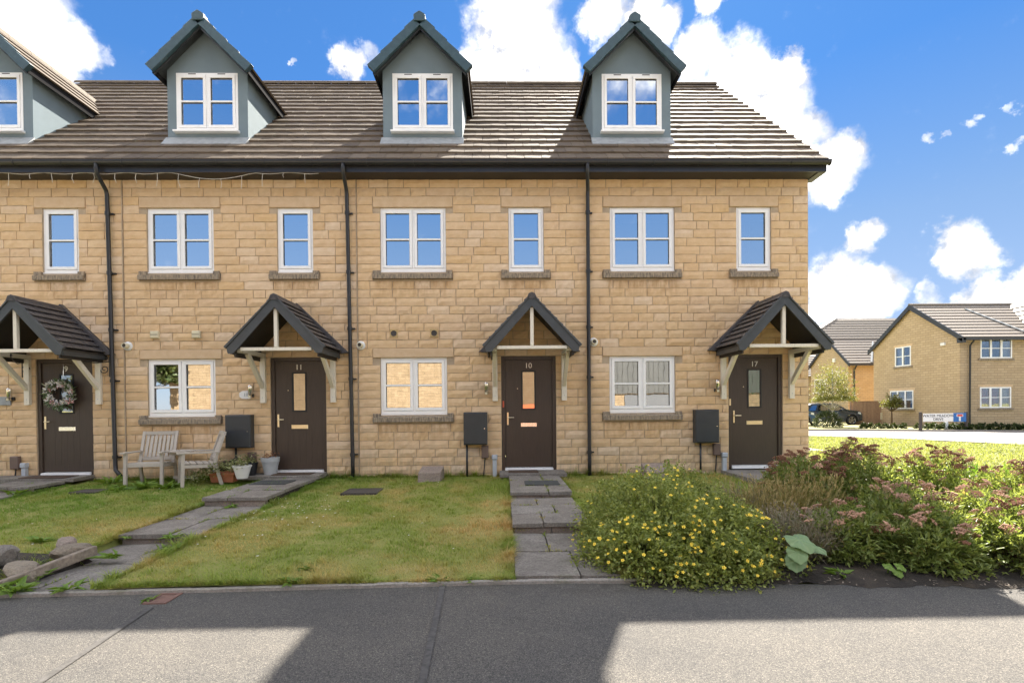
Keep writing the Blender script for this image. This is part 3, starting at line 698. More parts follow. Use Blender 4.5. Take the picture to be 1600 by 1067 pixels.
def build_house(k, label, num, xl, xr, opts):
    ox = off(k); h = empty('terraced_house', (ox, 0, 0), label, 'house', 'stone terrace houses in the row'); H = root_off(h)
    r = random.Random(100 + k)
    xl_v = max(xl, -9.75)         # the facade left of this lies outside the picture
    W = [(ox + WIN_W[0], ox + WIN_W[1], WIN_W[2], WIN_W[3]), (ox + WIN_N[0], ox + WIN_N[1], WIN_N[2], WIN_N[3]), (ox + WIN_G[0], ox + WIN_G[1], WIN_G[2], WIN_G[3])]
    D = (ox + DOOR[0], ox + DOOR[1], -.06, DOOR[3])
    ops = [w for w in W if w[1] > xl] + [D]
    # --- wall: mortar face with real openings, reveals, returns
    mb = MB(); xs = sorted({xl, xr, *[v for o in ops for v in o[:2]]}); zs = sorted({-.5, ZT + .12, *[v for o in ops for v in o[2:]]})
    ym = .013
    for i in range(len(xs) - 1):
        for j in range(len(zs) - 1):
            cx, cz = (xs[i] + xs[i + 1]) / 2, (zs[j] + zs[j + 1]) / 2
            if any(o[0] < cx < o[1] and o[2] < cz < o[3] for o in ops): continue
            mb.quad((xs[i], ym, zs[j]), (xs[i + 1], ym, zs[j]), (xs[i + 1], ym, zs[j + 1]), (xs[i], ym, zs[j + 1]))
    for o in ops:
        a, b, c, d = o; e = .12
        mb.quad((a, ym, c), (a, ym, d), (a, e, d), (a, e, c)); mb.quad((b, ym, d), (b, ym, c), (b, e, c), (b, e, d)); mb.quad((a, ym, d), (b, ym, d), (b, e, d), (a, e, d)); mb.quad((a, ym, c), (a, e, c), (b, e, c), (b, ym, c))
    mb.quad((xl, 8.8, -.5), (xl, 8.8, ZT), (xr, 8.8, ZT), (xr, 8.8, -.5))
    for xx, s in ((xl, 1), (xr, -1)):
        if xx == xr and opts.get('end'):
            pts = [(xr - .012, ym, -.5), (xr - .012, 8.8, -.5), (xr - .012, 8.8, ZT), (xr - .012, RIDGE_Y, 9.45), (xr - .012, ym, ZT + .12)]
        else:
            pts = [(xx - s * -.002, .13, -.5), (xx - s * -.002, 8.79, -.5), (xx - s * -.002, 8.79, ZT), (xx - s * -.002, RIDGE_Y, 9.3), (xx - s * -.002, .13, ZT)]
        mb.add(pts, [tuple(range(5))])
    wall = part('wall', mb, m_mortar, h)
    # interior floor between storeys keeps rooms dim and separate
    part('inner_floor', MB().box(xl + .02, xr - .02, .14, 8.7, 2.5, 2.7).box(xl + .02, xr - .02, .14, 8.7, 5.0, 5.1).box(xl + .02, xr - .02, 3.2, 3.3, -.05, 5.0), m_room, wall)
    # --- lintels and sills
    holes = []
    for idx, o in enumerate(W):
        if o[1] < xl: continue
        e = .125 if idx != 1 else .13
        zt = o[3] + .052 if idx < 2 else 2.05; rows = 1
        lx0, lx1 = o[0] - e, o[1] + e; zl = 4.768 if idx < 2 else 2.05
        part('lintel', MB().bevbox(lx0, lx1, -.012, .10, zl - (.046 if idx < 2 else .016), zl + ROW - .006, .006), m_ashlar, h)
        holes.append((lx0 - .004, lx1 + .004, zl - .06, zl + ROW))
        sx0, sx1 = o[0] - .135, o[1] + .115; zs1 = o[2] - .024; zb = zs1 - .125
        s = MB(); s.hexa([(sx0, -.062, zb), (sx1, -.062, zb), (sx1, .08, zb), (sx0, .08, zb), (sx0, -.062, zb + .082), (sx1, -.062, zb + .082), (sx1, .08, zs1), (sx0, .08, zs1)])
        s.bevbox(sx0 + .001, o[0] - .002, -.035, .06, zb + .06, zs1 + .03, .004); s.bevbox(o[1] + .002, sx1 - .001, -.035, .06, zb + .06, zs1 + .03, .004)
        part('window_sill', s, m_sill, h, bevel=.005)
        holes.append((sx0 - .004, sx1 + .004, zb + .002, zs1 + .03)); holes.append((o[0], o[1], zb, o[3] + .06))
    dz = .155 if True else 0
    holes.append((D[0], D[1], -1, D[3] + .004))
    # --- stones, each an object; leftovers cut small go into one part
    place = []
    for row in range(36):
        zc = Z0 + ROW * row + ROW / 2; iv = [(xl_v + .004, xr - .004)]
        for (a, b, c, d) in holes:
            if c < zc + .035 and d > zc - .035:
                nv = []
                for (p, q) in iv:
                    if b <= p or a >= q: nv.append((p, q)); continue
                    if a - p > .03: nv.append((p, a))
                    if q - b > .03: nv.append((b, q))
                iv = nv
        for (p, q) in iv:
            x = p; first = True
            while q - x > .02:
                rem = q - x
                if rem <= .56: L = rem if rem < .54 else rem / 2
                else:
                    L = r.choice([.28, .28, .34, .34, .40, .40, .46, .52, .22] if not first else [.22, .34, .46, .28, .16, .40])
                    if rem - L < .12: L = rem - .17 if rem - .17 > .12 else rem / 2
                if opts.get('end') and row % 2 == 0 and abs(x + L - q) < .001 and abs(q - xr) < .01 and L > .3: L = L - .15
                place.append((x + L / 2, zc, L)); x += L; first = False
    big = sorted(place, key=lambda t: -t[2]); keep = set(map(tuple, big[:299])); small = MB()
    for (x, z, L) in place:
        near = min(LEN, key=lambda q: abs(q - L)); me = r.choice(STONES[near])
        if (x, z, L) in keep:
            o = bpy.data.objects.new('stone', me); COL.objects.link(o); o.parent = wall
            o.location = (x - H.x, r.uniform(-.003, .003), z); o.scale = ((L - .013) / (near - .013), 1, 1)
            if r.random() < .5: o.rotation_euler = (0, math.pi, 0) if False else (0, 0, 0)
        else:
            s = (L - .013) / (near - .013)
            small.add([(v.co.x * s + x, v.co.y, v.co.z + z) for v in me.vertices], [tuple(p.vertices) for p in me.polygons])
    if small.v: tag(part('cut_stone', small, m_stone, wall), kind='stuff')
    # --- windows
    if W[0][1] > xl and k > -2: window(h, *W[0], 2, back=opts.get('w0'))
    window(h, *W[1], 1, back=opts.get('w1'))
    if k > -2: window(h, *W[2], 2, back=opts.get('w2'))
    # --- door
    df = MB(); a, b, c, d = D[0], D[1], 0.0, D[3]; fw_ = .062
    df.box(a, a + fw_, .03, .10, c - .02, d); df.box(b - fw_, b, .03, .10, c - .02, d); df.box(a + fw_, b - fw_, .031, .10, d - fw_, d)
    part('door_frame', df, m_door, h, bevel=.004)
    A, B = a + fw_ + .004, b - fw_ - .004; zt = d - fw_ - .004; gx0, gx1, gz0, gz1 = (A + B) / 2 - .105, (A + B) / 2 + .105, 1.10, 1.76
    dm = MB(); xs = [A, gx0, gx1, B]; zs = [.035, gz0, gz1, zt]
    for i in range(3):
        for j in range(3):
            if i == 1 and j == 1: continue
            dm.quad((xs[i], .055, zs[j]), (xs[i + 1], .055, zs[j]), (xs[i + 1], .055, zs[j + 1]), (xs[i], .055, zs[j + 1]))
    for q in range(1, 6):   # grooves between the vertical planks of the leaf
        gx = A + .10 + (B - A - .2) * q / 6
        if gx0 - .04 < gx < gx1 + .04: dm.box(gx - .0025, gx + .0025, .0535, .056, .16, gz0 - .05)
        else: dm.box(gx - .0025, gx + .0025, .0535, .056, .16, zt - .17)
    dm.box(A + .098, B - .098, .0535, .056, zt - .165, zt - .160)
    dm.box(A, B, .07, .10, .035, zt)
    if opts.get('plain_door'):
        dm = MB()
        for i in range(3):
            for j in range(3):
                if i == 1 and j == 1: continue
                dm.quad((xs[i], .055, zs[j]), (xs[i + 1], .055, zs[j]), (xs[i + 1], .055, zs[j + 1]), (xs[i], .055, zs[j + 1]))
        dm.box(A, B, .07, .10, .035, zt)
    door = part('door', dm, m_door, h)
    fr = MB(); fwid = .026
    fr.box(gx0 - fwid, gx0, .045, .062, gz0 - fwid, gz1 + fwid); fr.box(gx1, gx1 + fwid, .045, .062, gz0 - fwid, gz1 + fwid); fr.box(gx0, gx1, .0455, .062, gz0 - fwid, gz0); fr.box(gx0, gx1, .0455, .062, gz1, gz1 + fwid)
    part('glazing_frame', fr, m_gasket, door, bevel=.003)
    part('door_pane', MB().quad((gx0, .060, gz0), (gx1, .060, gz0), (gx1, .060, gz1), (gx0, .060, gz1)), m_doorglass, door)
    part('pane_backing', MB().quad((gx0, .068, gz0), (gx1, .068, gz0), (gx1, .068, gz1), (gx0, .068, gz1)), opts.get('pane_back', m_tan), door)
    hx = A + .045
    hm = MB(); hm.bevbox(hx - .016, hx + .016, .042, .055, .80, 1.03, .004); hm.tube([(hx, .05, .935), (hx, .012, .935), (hx + .02, .006, .935), (hx + .115, .006, .935)], .0085, 8)
    part('handle', hm, opts.get('handle', m_gold), door, smooth=False)
    part('letterbox', MB().bevbox((A + B) / 2 - .148, (A + B) / 2 + .148, .044, .056, .765, .842, .006), opts.get('lbox', m_chrome), door)
    part('threshold', MB().hexa([(A - .01, -.005, -.03), (B + .01, -.005, -.03), (B + .01, .09, -.03), (A - .01, .09, -.03), (A - .01, -.005, .012), (B + .01, -.005, .012), (B + .01, .09, .03), (A - .01, .09, .03)]), m_upvc, h)
    part('spyhole', MB().lathe([(.0, -.006), (.008, -.006), (.009, .002)], ((A + B) / 2 - .2, .054, 1.46), 10, 'y'), m_gold, door)
    part('lock_plate', MB().bevbox(a + .018, a + .048, .022, .031, 1.12, 1.24, .003), opts.get('lockmat', m_door), h)
    lettering(num, .135, ((A + B) / 2, .052, 1.872), m_digit, door, 'door_number', .005)
    # --- drainpipe at the left boundary
    pc = opts.get('pipe')
    if pc:
        pxt, pxb, px0 = pc; mb = MB(); yy = -.065
        mb.tube([(px0, -.40, 5.33), (px0, -.40, 5.24), (px0 + .0, -.38, 5.15), (pxt, -.09, 5.0), (pxt, yy, 4.93), (pxt + (pxb - pxt) * .5, yy, 2.6), (pxb, yy, .12 if not opts.get('shoe', True) else .16)] + ([(pxb + .02, yy - .02, .07), (pxb + .16, yy - .10, -.02)] if opts.get('shoe', True) else [(pxb, yy, -.14)]), .034, 12)
        dp = part('downpipe', mb, m_black, h, smooth=True)
        for zz in (4.6, 3.55, 2.55, 1.65, .30):
            xx = pxt + (pxb - pxt) * (4.93 - zz) / 4.8; c = MB(); c.lathe([(.036, -.03), (.043, -.03), (.043, .03), (.036, .03)], (xx, yy, zz), 12); c.box(xx - .012, xx + .085, yy + .02, -.004, zz - .012, zz + .012)
            part('pipe_clip', c, m_black, dp)
    # --- eaves
    e0, e1 = xl - .0, xr + (.13 if opts.get('end') else 0)
    if e0 < -10.8: e0 = -10.95
    part('soffit', MB().box(e0, e1, -.30, .02, 5.215, 5.235), m_soffit, h)
    part('fascia', MB().box(e0, e1, -.325, -.30, 5.205, 5.40), m_fascia, h)
    gt = MB(); n = 10; gy, gz = -.385, 5.365
    for q in range(n):
        a0, a1 = math.pi + math.pi * q / n, math.pi + math.pi * (q + 1) / n
        p = (gy + .058 * math.cos(a0), gz + .07 * math.sin(a0)); s = (gy + .058 * math.cos(a1), gz + .07 * math.sin(a1))
        gt.quad((e0, p[0], p[1]), (e0, s[0], s[1]), (e1 + (.02 if opts.get('end') else 0), s[0], s[1]), (e1 + (.02 if opts.get('end') else 0), p[0], p[1]))
    gt.box(e0, e1 + (.02 if opts.get('end') else 0), gy - .062, gy - .050, gz - .012, gz + .004)
    gu = part('gutter', gt, m_black, h, smooth=False)
    for q in range(int((e1 - e0) / .8) + 1):
        xx = e0 + .3 + q * .8
        if xx < e1: part('gutter_bracket', MB().tube([(xx, gy - .062, gz), (xx, gy - .05, gz - .05), (xx, gy, gz - .075), (xx, gy + .06, gz - .05)], .007, 6), m_black, gu)
    if opts.get('end'):
        part('box_end', MB().hexa([(xr + .001, -.298, 5.20), (xr + .128, -.298, 5.20), (xr + .128, .12, 5.20), (xr + .001, .12, 5.20), (xr + .001, -.298, 5.43), (xr + .128, -.298, 5.43), (xr + .128, .12, 5.80), (xr + .001, .12, 5.80)]), m_fascia, h)
        part('gutter_end', MB().disc((e1 + .02, gy, gz), .01).lathe([(0, .0), (.05, 0), (.055, .015)], (e1 + .005, gy, gz - .03), 12, 'x'), m_black, gu)
        part('bargeboard', MB().hexa([(xr + .07, .0, roof_z(0) - .23), (xr + .095, .0, roof_z(0) - .23), (xr + .095, RIDGE_Y, roof_z(RIDGE_Y) - .23), (xr + .07, RIDGE_Y, roof_z(RIDGE_Y) - .23), (xr + .07, 0, roof_z(0) - .03), (xr + .095, 0, roof_z(0) - .03), (xr + .095, RIDGE_Y, roof_z(RIDGE_Y) - .03), (xr + .07, RIDGE_Y, roof_z(RIDGE_Y) - .03)]), m_fascia, h)
    # --- roof
    rz = lambda y: roof_z(y) - .035
    x0r, x1r = (-10.95 if k == -2 else xl), xr + (.10 if opts.get('end') else 0)
    rb = MB().quad((x0r, -.36, rz(-.36)), (x1r, -.36, rz(-.36)), (x1r, RIDGE_Y, rz(RIDGE_Y)), (x0r, RIDGE_Y, rz(RIDGE_Y)))
    rb.quad((x0r, RIDGE_Y, rz(RIDGE_Y)), (x1r, RIDGE_Y, rz(RIDGE_Y)), (x1r, 9.2, 5.2), (x0r, 9.2, 5.2))
    roof = part('roof', rb, m_far_tile, h)
    dc = opts['dormer']; n_t = 0
    rows = 18; tw = .30; rot = Matrix.Rotation(PITCH, 4, 'X')
    for q in range(rows):
        yy = EAVE_Y + q * GAUGE * math.cos(PITCH); zz = roof_z(yy) - .018
        st = (tw / 2) * (q % 2); xx = x0r - st
        while xx < x1r - .02:
            a, b = max(xx, x0r), min(xx + tw, x1r); xx += tw
            if b - a < .03: continue
            xc = (a + b) / 2; yc = yy + .12
            hw = .735 - .25 if yc < 1.81 else 2.508 - .9 * yc - .30
            if .55 < yc and yc < 2.7 and abs(xc - dc) < hw: continue
            o = bpy.data.objects.new('roof_tile', r.choice(TILE)); COL.objects.link(o); o.parent = roof
            o.location = (xc - H.x, yy, zz + r.uniform(-.002, .002)); o.rotation_euler = (PITCH + r.uniform(-.004, .004), r.uniform(-.004, .004), r.uniform(-.004, .004)); o.scale = ((b - a - .003) / .296, 1, 1)
            n_t += 1
    nr = max(1, int((x1r - x0r) / .45)); wr = (x1r - x0r) / nr
    for q in range(nr):
        c = MB(); xa, xb = x0r + q * wr + .002, x0r + (q + 1) * wr - .002; n = 6; zr = roof_z(RIDGE_Y) - .075
        pr = [(RIDGE_Y + .15 * math.cos(t), zr + .125 * math.sin(t)) for t in [math.pi * (1 - s / n) for s in range(n + 1)]]
        for p, s in zip(pr[:-1], pr[1:]): c.quad((xa, p[0], p[1]), (xb, p[0], p[1]), (xb, s[0], s[1]), (xa, s[0], s[1]))
        c.quad((xb, pr[0][0], pr[0][1]), (xb, pr[-1][0], pr[-1][1]), (xb, pr[-2][0], pr[-2][1]), (xb, pr[1][0], pr[1][1])); c.add([(xb, *p) for p in pr], [tuple(range(n + 1))])
        part('ridge_tile', c, m_tile, roof)
    # --- dormer
    build_dormer(h, dc, opts, r)
    build_porch(h, ox + .477, opts, r)
    return h

def build_dormer(h, xc, opts, r):
    yf = .386; hw = .737; zb = roof_z(yf) - .02; ze = 7.46; zap = 8.13; x0, x1 = xc - hw, xc + hw
    wz0, wz1 = 6.285, 7.352; wx0, wx1 = xc - .563, xc + .563
    if opts.get('dw'): wx0, wx1 = opts['dw']
    yb = lambda z: (z - EAVE_Z) / SL + EAVE_Y
    mb = MB()
    # front face around the window opening
    for (a, b, c, d) in ((x0, wx0, zb, wz1), (wx1, x1, zb, wz1), (wx0, wx1, zb, wz0)):
        mb.quad((a, yf, c), (b, yf, c), (b, yf, d), (a, yf, d))
    mb.add([(x0, yf, wz1), (x1, yf, wz1), (x1, yf, ze), (xc, yf, ze + hw * 1.0), (x0, yf, ze)], [(0, 1, 2, 3, 4)])
    for xx, s in ((wx0, 1), (wx1, -1)): mb.quad((xx, yf, wz0), (xx, yf + .1, wz0), (xx, yf + .1, wz1), (xx, yf, wz1))
    mb.quad((wx0, yf, wz1), (wx1, yf, wz1), (wx1, yf + .1, wz1), (wx0, yf + .1, wz1)); mb.quad((wx0, yf, wz0), (wx1, yf, wz0), (wx1, yf + .1, wz0), (wx0, yf + .1, wz0))
    for xx in (x0, x1):
        mb.add([(xx, yf, zb), (xx, yf, ze), (xx, yb(ze) + .05, ze)], [(0, 1, 2) if xx == x0 else (2, 1, 0)])
    d = part('dormer', mb, m_render, h)
    part('inner_wall', MB().quad((x0 + .05, 3.4, 5.6), (x1 - .05, 3.4, 5.6), (x1 - .05, 3.4, 8.3), (x0 + .05, 3.4, 8.3)), m_room, d)
    # lead apron and side soakers
    part('flashing', MB().hexa([(x0 - .03, yf - .16, roof_z(yf - .16) + .022), (x1 + .03, yf - .16, roof_z(yf - .16) + .022), (x1 + .03, yf - .004, zb + .0), (x0 - .03, yf - .004, zb + .0), (x0 - .03, yf - .16, roof_z(yf - .16) + .030), (x1 + .03, yf - .16, roof_z(yf - .16) + .030), (x1 + .03, yf - .004, zb + .10), (x0 - .03, yf - .004, zb + .10)]), m_lead, d)
    # roof: pitch 45 deg, apex line zr, eaves ez, overhang in front
    yv = .136; ew = .868; zr = 8.215; ez = 7.335; sl = (zr - ez) / ew; ang = math.atan(sl)
    for s in (-1, 1):
        # underside lining
        yk_e, yk_r = yb(ez) + .05, yb(zr) + .05
        lo = .07
        part('soffit_lining', MB().quad((xc + s * ew * .985, yv + .02, ez - lo + .02), (xc, yv + .02, zr - lo), (xc, yk_r, zr - lo), (xc + s * ew * .985, yk_e, ez - lo + .02)), m_soffit if False else m_barge, d)
        part('eave_fascia', MB().box(*sorted((xc + s * (ew - .005), xc + s * (ew - .03))), yv + .03, yb(ez - .06) + .1, ez - .125, ez - .01), m_matte, d)
        # tiles over the slope
        tm = MB(); rows = 4; sl_len = math.hypot(ew, zr - ez); gg = sl_len / rows
        for q in range(rows):
            t0 = q * gg; depth_end = yb(ez + (t0 + gg) * math.sin(ang)) + .12
            n = max(1, int((depth_end - yv) / .3)); wdt = (depth_end - yv - .01) / n
            for p in range(n):
                ya, yb_ = yv + .012 + p * wdt, yv + .012 + (p + 1) * wdt - .004
                def P(t, o_): return (xc + s * (ew - t * math.cos(ang) + o_ * math.sin(ang) * 1.0), ez + t * math.sin(ang) + o_ * math.cos(ang))
                A, B = P(t0, .012), P(t0 + gg + .05, -.016); C_, D_ = P(t0, .044), P(t0 + gg + .05, .016)
                tm.hexa([(A[0], ya, A[1]), (A[0], yb_, A[1]), (B[0], yb_, B[1]), (B[0], ya, B[1]), (C_[0], ya, C_[1]), (C_[0], yb_, C_[1]), (D_[0], yb_, D_[1]), (D_[0], ya, D_[1])])
        tag(part('dormer_tiles', tm, m_tile, d), kind='stuff')
        # stepped dry-verge caps
        for q in range(rows):
            t0, t1 = q * gg - (.03 if q else .06), (q + 1) * gg
            def Q(t, o_): return (xc + s * (ew - t * math.cos(ang) + o_ * math.sin(ang)), ez + t * math.sin(ang) + o_ * math.cos(ang))
            a, b, c_, d_ = Q(t0, .058), Q(t1, .034), Q(t1, -.115), Q(t0, -.105)
            c = MB(); ys, ye = yv - .022 - .004 * (rows - q), yv + .06
            vs = [(p[0], ys, p[1]) for p in (a, b, c_, d_)] + [(p[0], ye, p[1]) for p in (a, b, c_, d_)]
            fs = [(0, 1, 2, 3), (7, 6, 5, 4), (0, 4, 5, 1), (1, 5, 6, 2), (2, 6, 7, 3), (3, 7, 4, 0)]
            if s > 0: fs = [f[::-1] for f in fs]
            part('verge_cap', c.add(vs, fs), m_verge, d, bevel=.006)
        part('bargeboard', MB().hexa([(xc, yv + .03, zr - .30), (xc + s * ew * .93, yv + .03, ez - .215 + .03), (xc + s * ew * .93, yv + .06, ez - .215 + .03), (xc, yv + .06, zr - .30), (xc, yv + .03, zr - .04), (xc + s * ew, yv + .03, ez - .03), (xc + s * ew, yv + .06, ez - .03), (xc, yv + .06, zr - .04)]) if False else
             MB().add([(xc, yv + .03, zr - .20), (xc + s * ew * .96, yv + .03, ez - .155), (xc + s * ew * .985, yv + .03, ez - .03), (xc, yv + .03, zr - .02)], [(0, 1, 2, 3)]).add([(xc, yv + .05, zr - .20), (xc + s * ew * .96, yv + .05, ez - .155), (xc + s * ew * .96, yv + .03, ez - .155), (xc, yv + .03, zr - .20)], [(0, 1, 2, 3)]), m_fascia, d)
    # ridge run and its end cap
    rc = MB(); yk = yb(zr) + .15; n = int((yk - yv) / .4)
    prof = [(-.125, -.075), (-.085, .03), (0, .078), (.085, .03), (.125, -.075)]
    for q in range(n):
        ya, yb_ = yv + .02 + q * (yk - yv) / n, yv + .02 + (q + 1) * (yk - yv) / n - .006
        for p, s in zip(prof[:-1], prof[1:]): rc.quad((xc + p[0], ya, zr + p[1]), (xc + s[0], ya, zr + s[1]), (xc + s[0], yb_, zr + s[1]), (xc + p[0], yb_, zr + p[1]))
    part('dormer_ridge', rc, m_tile, d)
    cp = MB(); cpr = [(-.098, -.10), (-.108, .012), (-.085, .035), (0, .088), (.085, .035), (.108, .012), (.098, -.10)]
    cp.add([(xc + a, yv - .05, zr + b) for a, b in cpr] + [(xc + a, yv + .09, zr + b) for a, b in cpr], [tuple(range(7))] + [(i, i + 7, (i + 1) % 7 + 7, (i + 1) % 7) for i in range(7)])
    part('ridge_cap', cp, m_verge, d, bevel=.012)
    window(h, wx0, wx1, wz0, wz1, 2, True, yf - .045, 'pvc', opts.get('wd'))

def build_porch(h, xc, opts, r):
    yf, zr, hw, ez = -.95, 2.945, .765, 2.135; sl = (zr - ez) / hw; ang = math.atan(sl); H = root_off(h)
    mb = MB(); th = .045
    for s in (-1, 1):
        mb.hexa([(xc + s * hw * .985, yf + .05, ez - th + .005), (xc, yf + .05, zr - th - .02), (xc, -.01, zr - th - .02), (xc + s * hw * .985, -.01, ez - th + .005), (xc + s * hw * .985, yf + .05, ez - .012), (xc, yf + .05, zr - .02), (xc, -.01, zr - .02), (xc + s * hw * .985, -.01, ez - .012)])
    p = part('porch', mb, m_soffit, h)
    for s in (-1, 1):
        # side boards under the eaves
        part('side_board', MB().box(*sorted((xc + s * .655, xc + s * .685)), yf + .06, -.012, ez - .16, ez + .06), m_soffit, p)
        part('eave_board', MB().box(*sorted((xc + s * (hw - .045), xc + s * (hw - .02))), yf + .05, -.012, ez - .115, ez - .008), m_barge, p)
        # tiles
        L = math.hypot(hw, zr - ez); rows = 8; gg = L / rows; tw = .23
        for q in range(rows):
            t = q * gg; xo, zo = xc + s * (hw + .012 - t * math.cos(ang)), ez + t * math.sin(ang)
            y = yf - .01 - (tw / 2) * (q % 2)
            while y < -.03:
                a, b = max(y, yf - .01), min(y + tw, -.012); y += tw
                if b - a < .03: continue
                o = bpy.data.objects.new('porch_tile', r.choice(PT)); COL.objects.link(o); o.parent = p
                M_ = Matrix(((0, -s * math.cos(ang), s * math.sin(ang)), (1 * s, 0, 0), (0, math.sin(ang), math.cos(ang))))
                o.matrix_local = Matrix.Translation((xo - H.x, (a + b) / 2, zo)) @ M_.to_4x4() @ Matrix.Diagonal(((b - a - .002) / .235, 1, 1, 1))
        # bargeboard pieces on the front gable
        bz = .125
        def Pt(t, o_): return (xc + s * (hw - t * math.cos(ang) + o_ * math.sin(ang)), ez + t * math.sin(ang) + o_ * math.cos(ang))
        a, b = Pt(-.02, -.005), Pt(L, -.005); c_, d_ = (xc, b[1] - bz / math.cos(ang)), (xc + s * (hw - .10), ez - .115)
        e_ = (xc + s * (hw - .015), ez - .115)
        vs = [(q[0], yf - .012, q[1]) for q in (a, b, c_, d_, e_)] + [(q[0], yf + .022, q[1]) for q in (a, b, c_, d_, e_)]
        fs = [(0, 1, 2, 3, 4), (9, 8, 7, 6, 5)] + [(i, i + 5, (i + 1) % 5 + 5, (i + 1) % 5) for i in range(5)]
        part('bargeboard', MB().add(vs, fs), m_barge, p, bevel=.004)
        # verge strip capping the tile edge, and abutment upstand at the wall
        a, b = Pt(-.035, .030), Pt(L, .030); c_, d_ = Pt(L, -.012), Pt(-.035, -.012)
        for (ya, yb_, grow, nm) in ((yf - .03, yf + .022, 0, 'verge_strip'), (-.085, -.002, .065, 'abutment')):
            a2, b2 = Pt(-.035 - grow * 1.2, .030 + grow), Pt(L, .030 + grow)
            b2 = (xc, b2[1])
            vs = [(q[0], ya, q[1]) for q in (a2, b2, (xc, c_[1]), d_)] + [(q[0], yb_, q[1]) for q in (a2, b2, (xc, c_[1]), d_)]
            part(nm, MB().add(vs, [(0, 1, 2, 3), (7, 6, 5, 4), (0, 4, 5, 1), (1, 5, 6, 2), (2, 6, 7, 3), (3, 7, 4, 0)]), m_ptile if nm != 'verge_strip' else m_barge, p, bevel=.006)
        # bracket: wall post, arm, brace
        bx = xc + s * .622
        w2 = .046
        bk = MB(); bk.box(bx - w2, bx + w2, -.062, -.004, 1.235, 2.045)
        br = part('bracket', bk, m_cream, p, bevel=.004)
        part('bracket_arm', MB().box(bx - w2 + .004, bx + w2 - .004, yf + .10, -.005, 2.047, 2.118), m_cream, p, bevel=.004)
        part('brace', MB().beam((bx, -.050, 1.52), (bx, yf + .36, 2.06), w2 * 1.7, .062, (1, 0, 0)), m_cream, p, bevel=.004)
        part('bolt_cap', MB().lathe([(0, -.004), (.008, -.003), (.008, .002)], (bx, -.062, 1.33), 8, 'y'), m_greypl, br)
    # ridge tiles
    nr = 3
    for q in range(nr):
        ya, yb_ = yf - .03 + q * (.93) / nr, yf - .03 + (q + 1) * .93 / nr - .005; c = MB()
        pr = [(-.085, -.065), (-.05, .015), (0, .035), (.05, .015), (.085, -.065)]
        for a, b in zip(pr[:-1], pr[1:]): c.quad((xc + a[0], ya, zr + a[1]), (xc + b[0], ya, zr + b[1]), (xc + b[0], yb_, zr + b[1]), (xc + a[0], yb_, zr + a[1]))
        c.add([(xc + a, ya, zr + b) for a, b in pr], [(0, 1, 2, 3, 4)])
        part('ridge_tile', c, m_ptile, p)
    part('tie_beam', MB().box(xc - .572, xc + .572, yf + .03, yf + .085, ez - .065, ez - .012), m_cream, p, bevel=.003)
    part('king_post', MB().box(xc - .028, xc + .028, yf + .028, yf + .083, ez - .010, zr - .20), m_cream, p, bevel=.003)
BL = {'blind': .28}
H9 = build_house(-2, 'leftmost house of the terrace, with a flower wreath on its door number 9', '9', -10.88, -6.74,
    dict(dormer=-9.36, pipe=None, w1={'blind': .5, 'curtain': [(.15, .85)]}, wd={'blind': .2}, lbox=m_chrome, handle=m_gold))
H11 = build_house(-1, 'terrace house number 11, with the grey chairs and plant pots in front', '11', -6.74, -2.6,
    dict(dormer=-5.43, dw=(-6.0, -4.87), pipe=(-6.96, -6.89, -6.88), w0={'blind': .26}, w1={'blind': .24}, wd={'blind': .15}, lbox=m_gold))
H10 = build_house(0, 'terrace house number 10 between two drainpipes, behind the straight stepped path', '10', -2.6, 1.54,
    dict(dormer=-1.458, dw=(-2.014, -.893), pipe=(-2.75, -2.70, -2.71), shoe=False, w1={'blind': .95}, wd={}, pane_back=m_orange, lbox=m_chrome, lockmat=m_red))  # orange pane backing stands in for a reflection in the door glass
H17 = build_house(1, 'end terrace house number 17 with the open gable side at right', '17', 1.54, 5.58,
    dict(dormer=2.462, dw=(1.898, 3.026), pipe=(1.545, 1.545, 1.49), shoe=False, end=True, plain_door=True, w0={'blind': .22}, w1={'blind': .2, 'curtain': [(0.1, .5)]}, w2={},
         wd={'blind': .52, 'curtain': [(0.04, .46), (.54, .96)], 'mat': m_lilac}, pane_back=m_green, handle=m_gold, lbox=m_gold, lockmat=m_gold))
# party joints beside the pipes
for h, x in ((H11, -6.745), (H10, -2.605)):
    part('movement_joint', MB().box(x - .006, x + .006, -.016, .01, -.3, 5.2), m_mortar, h)
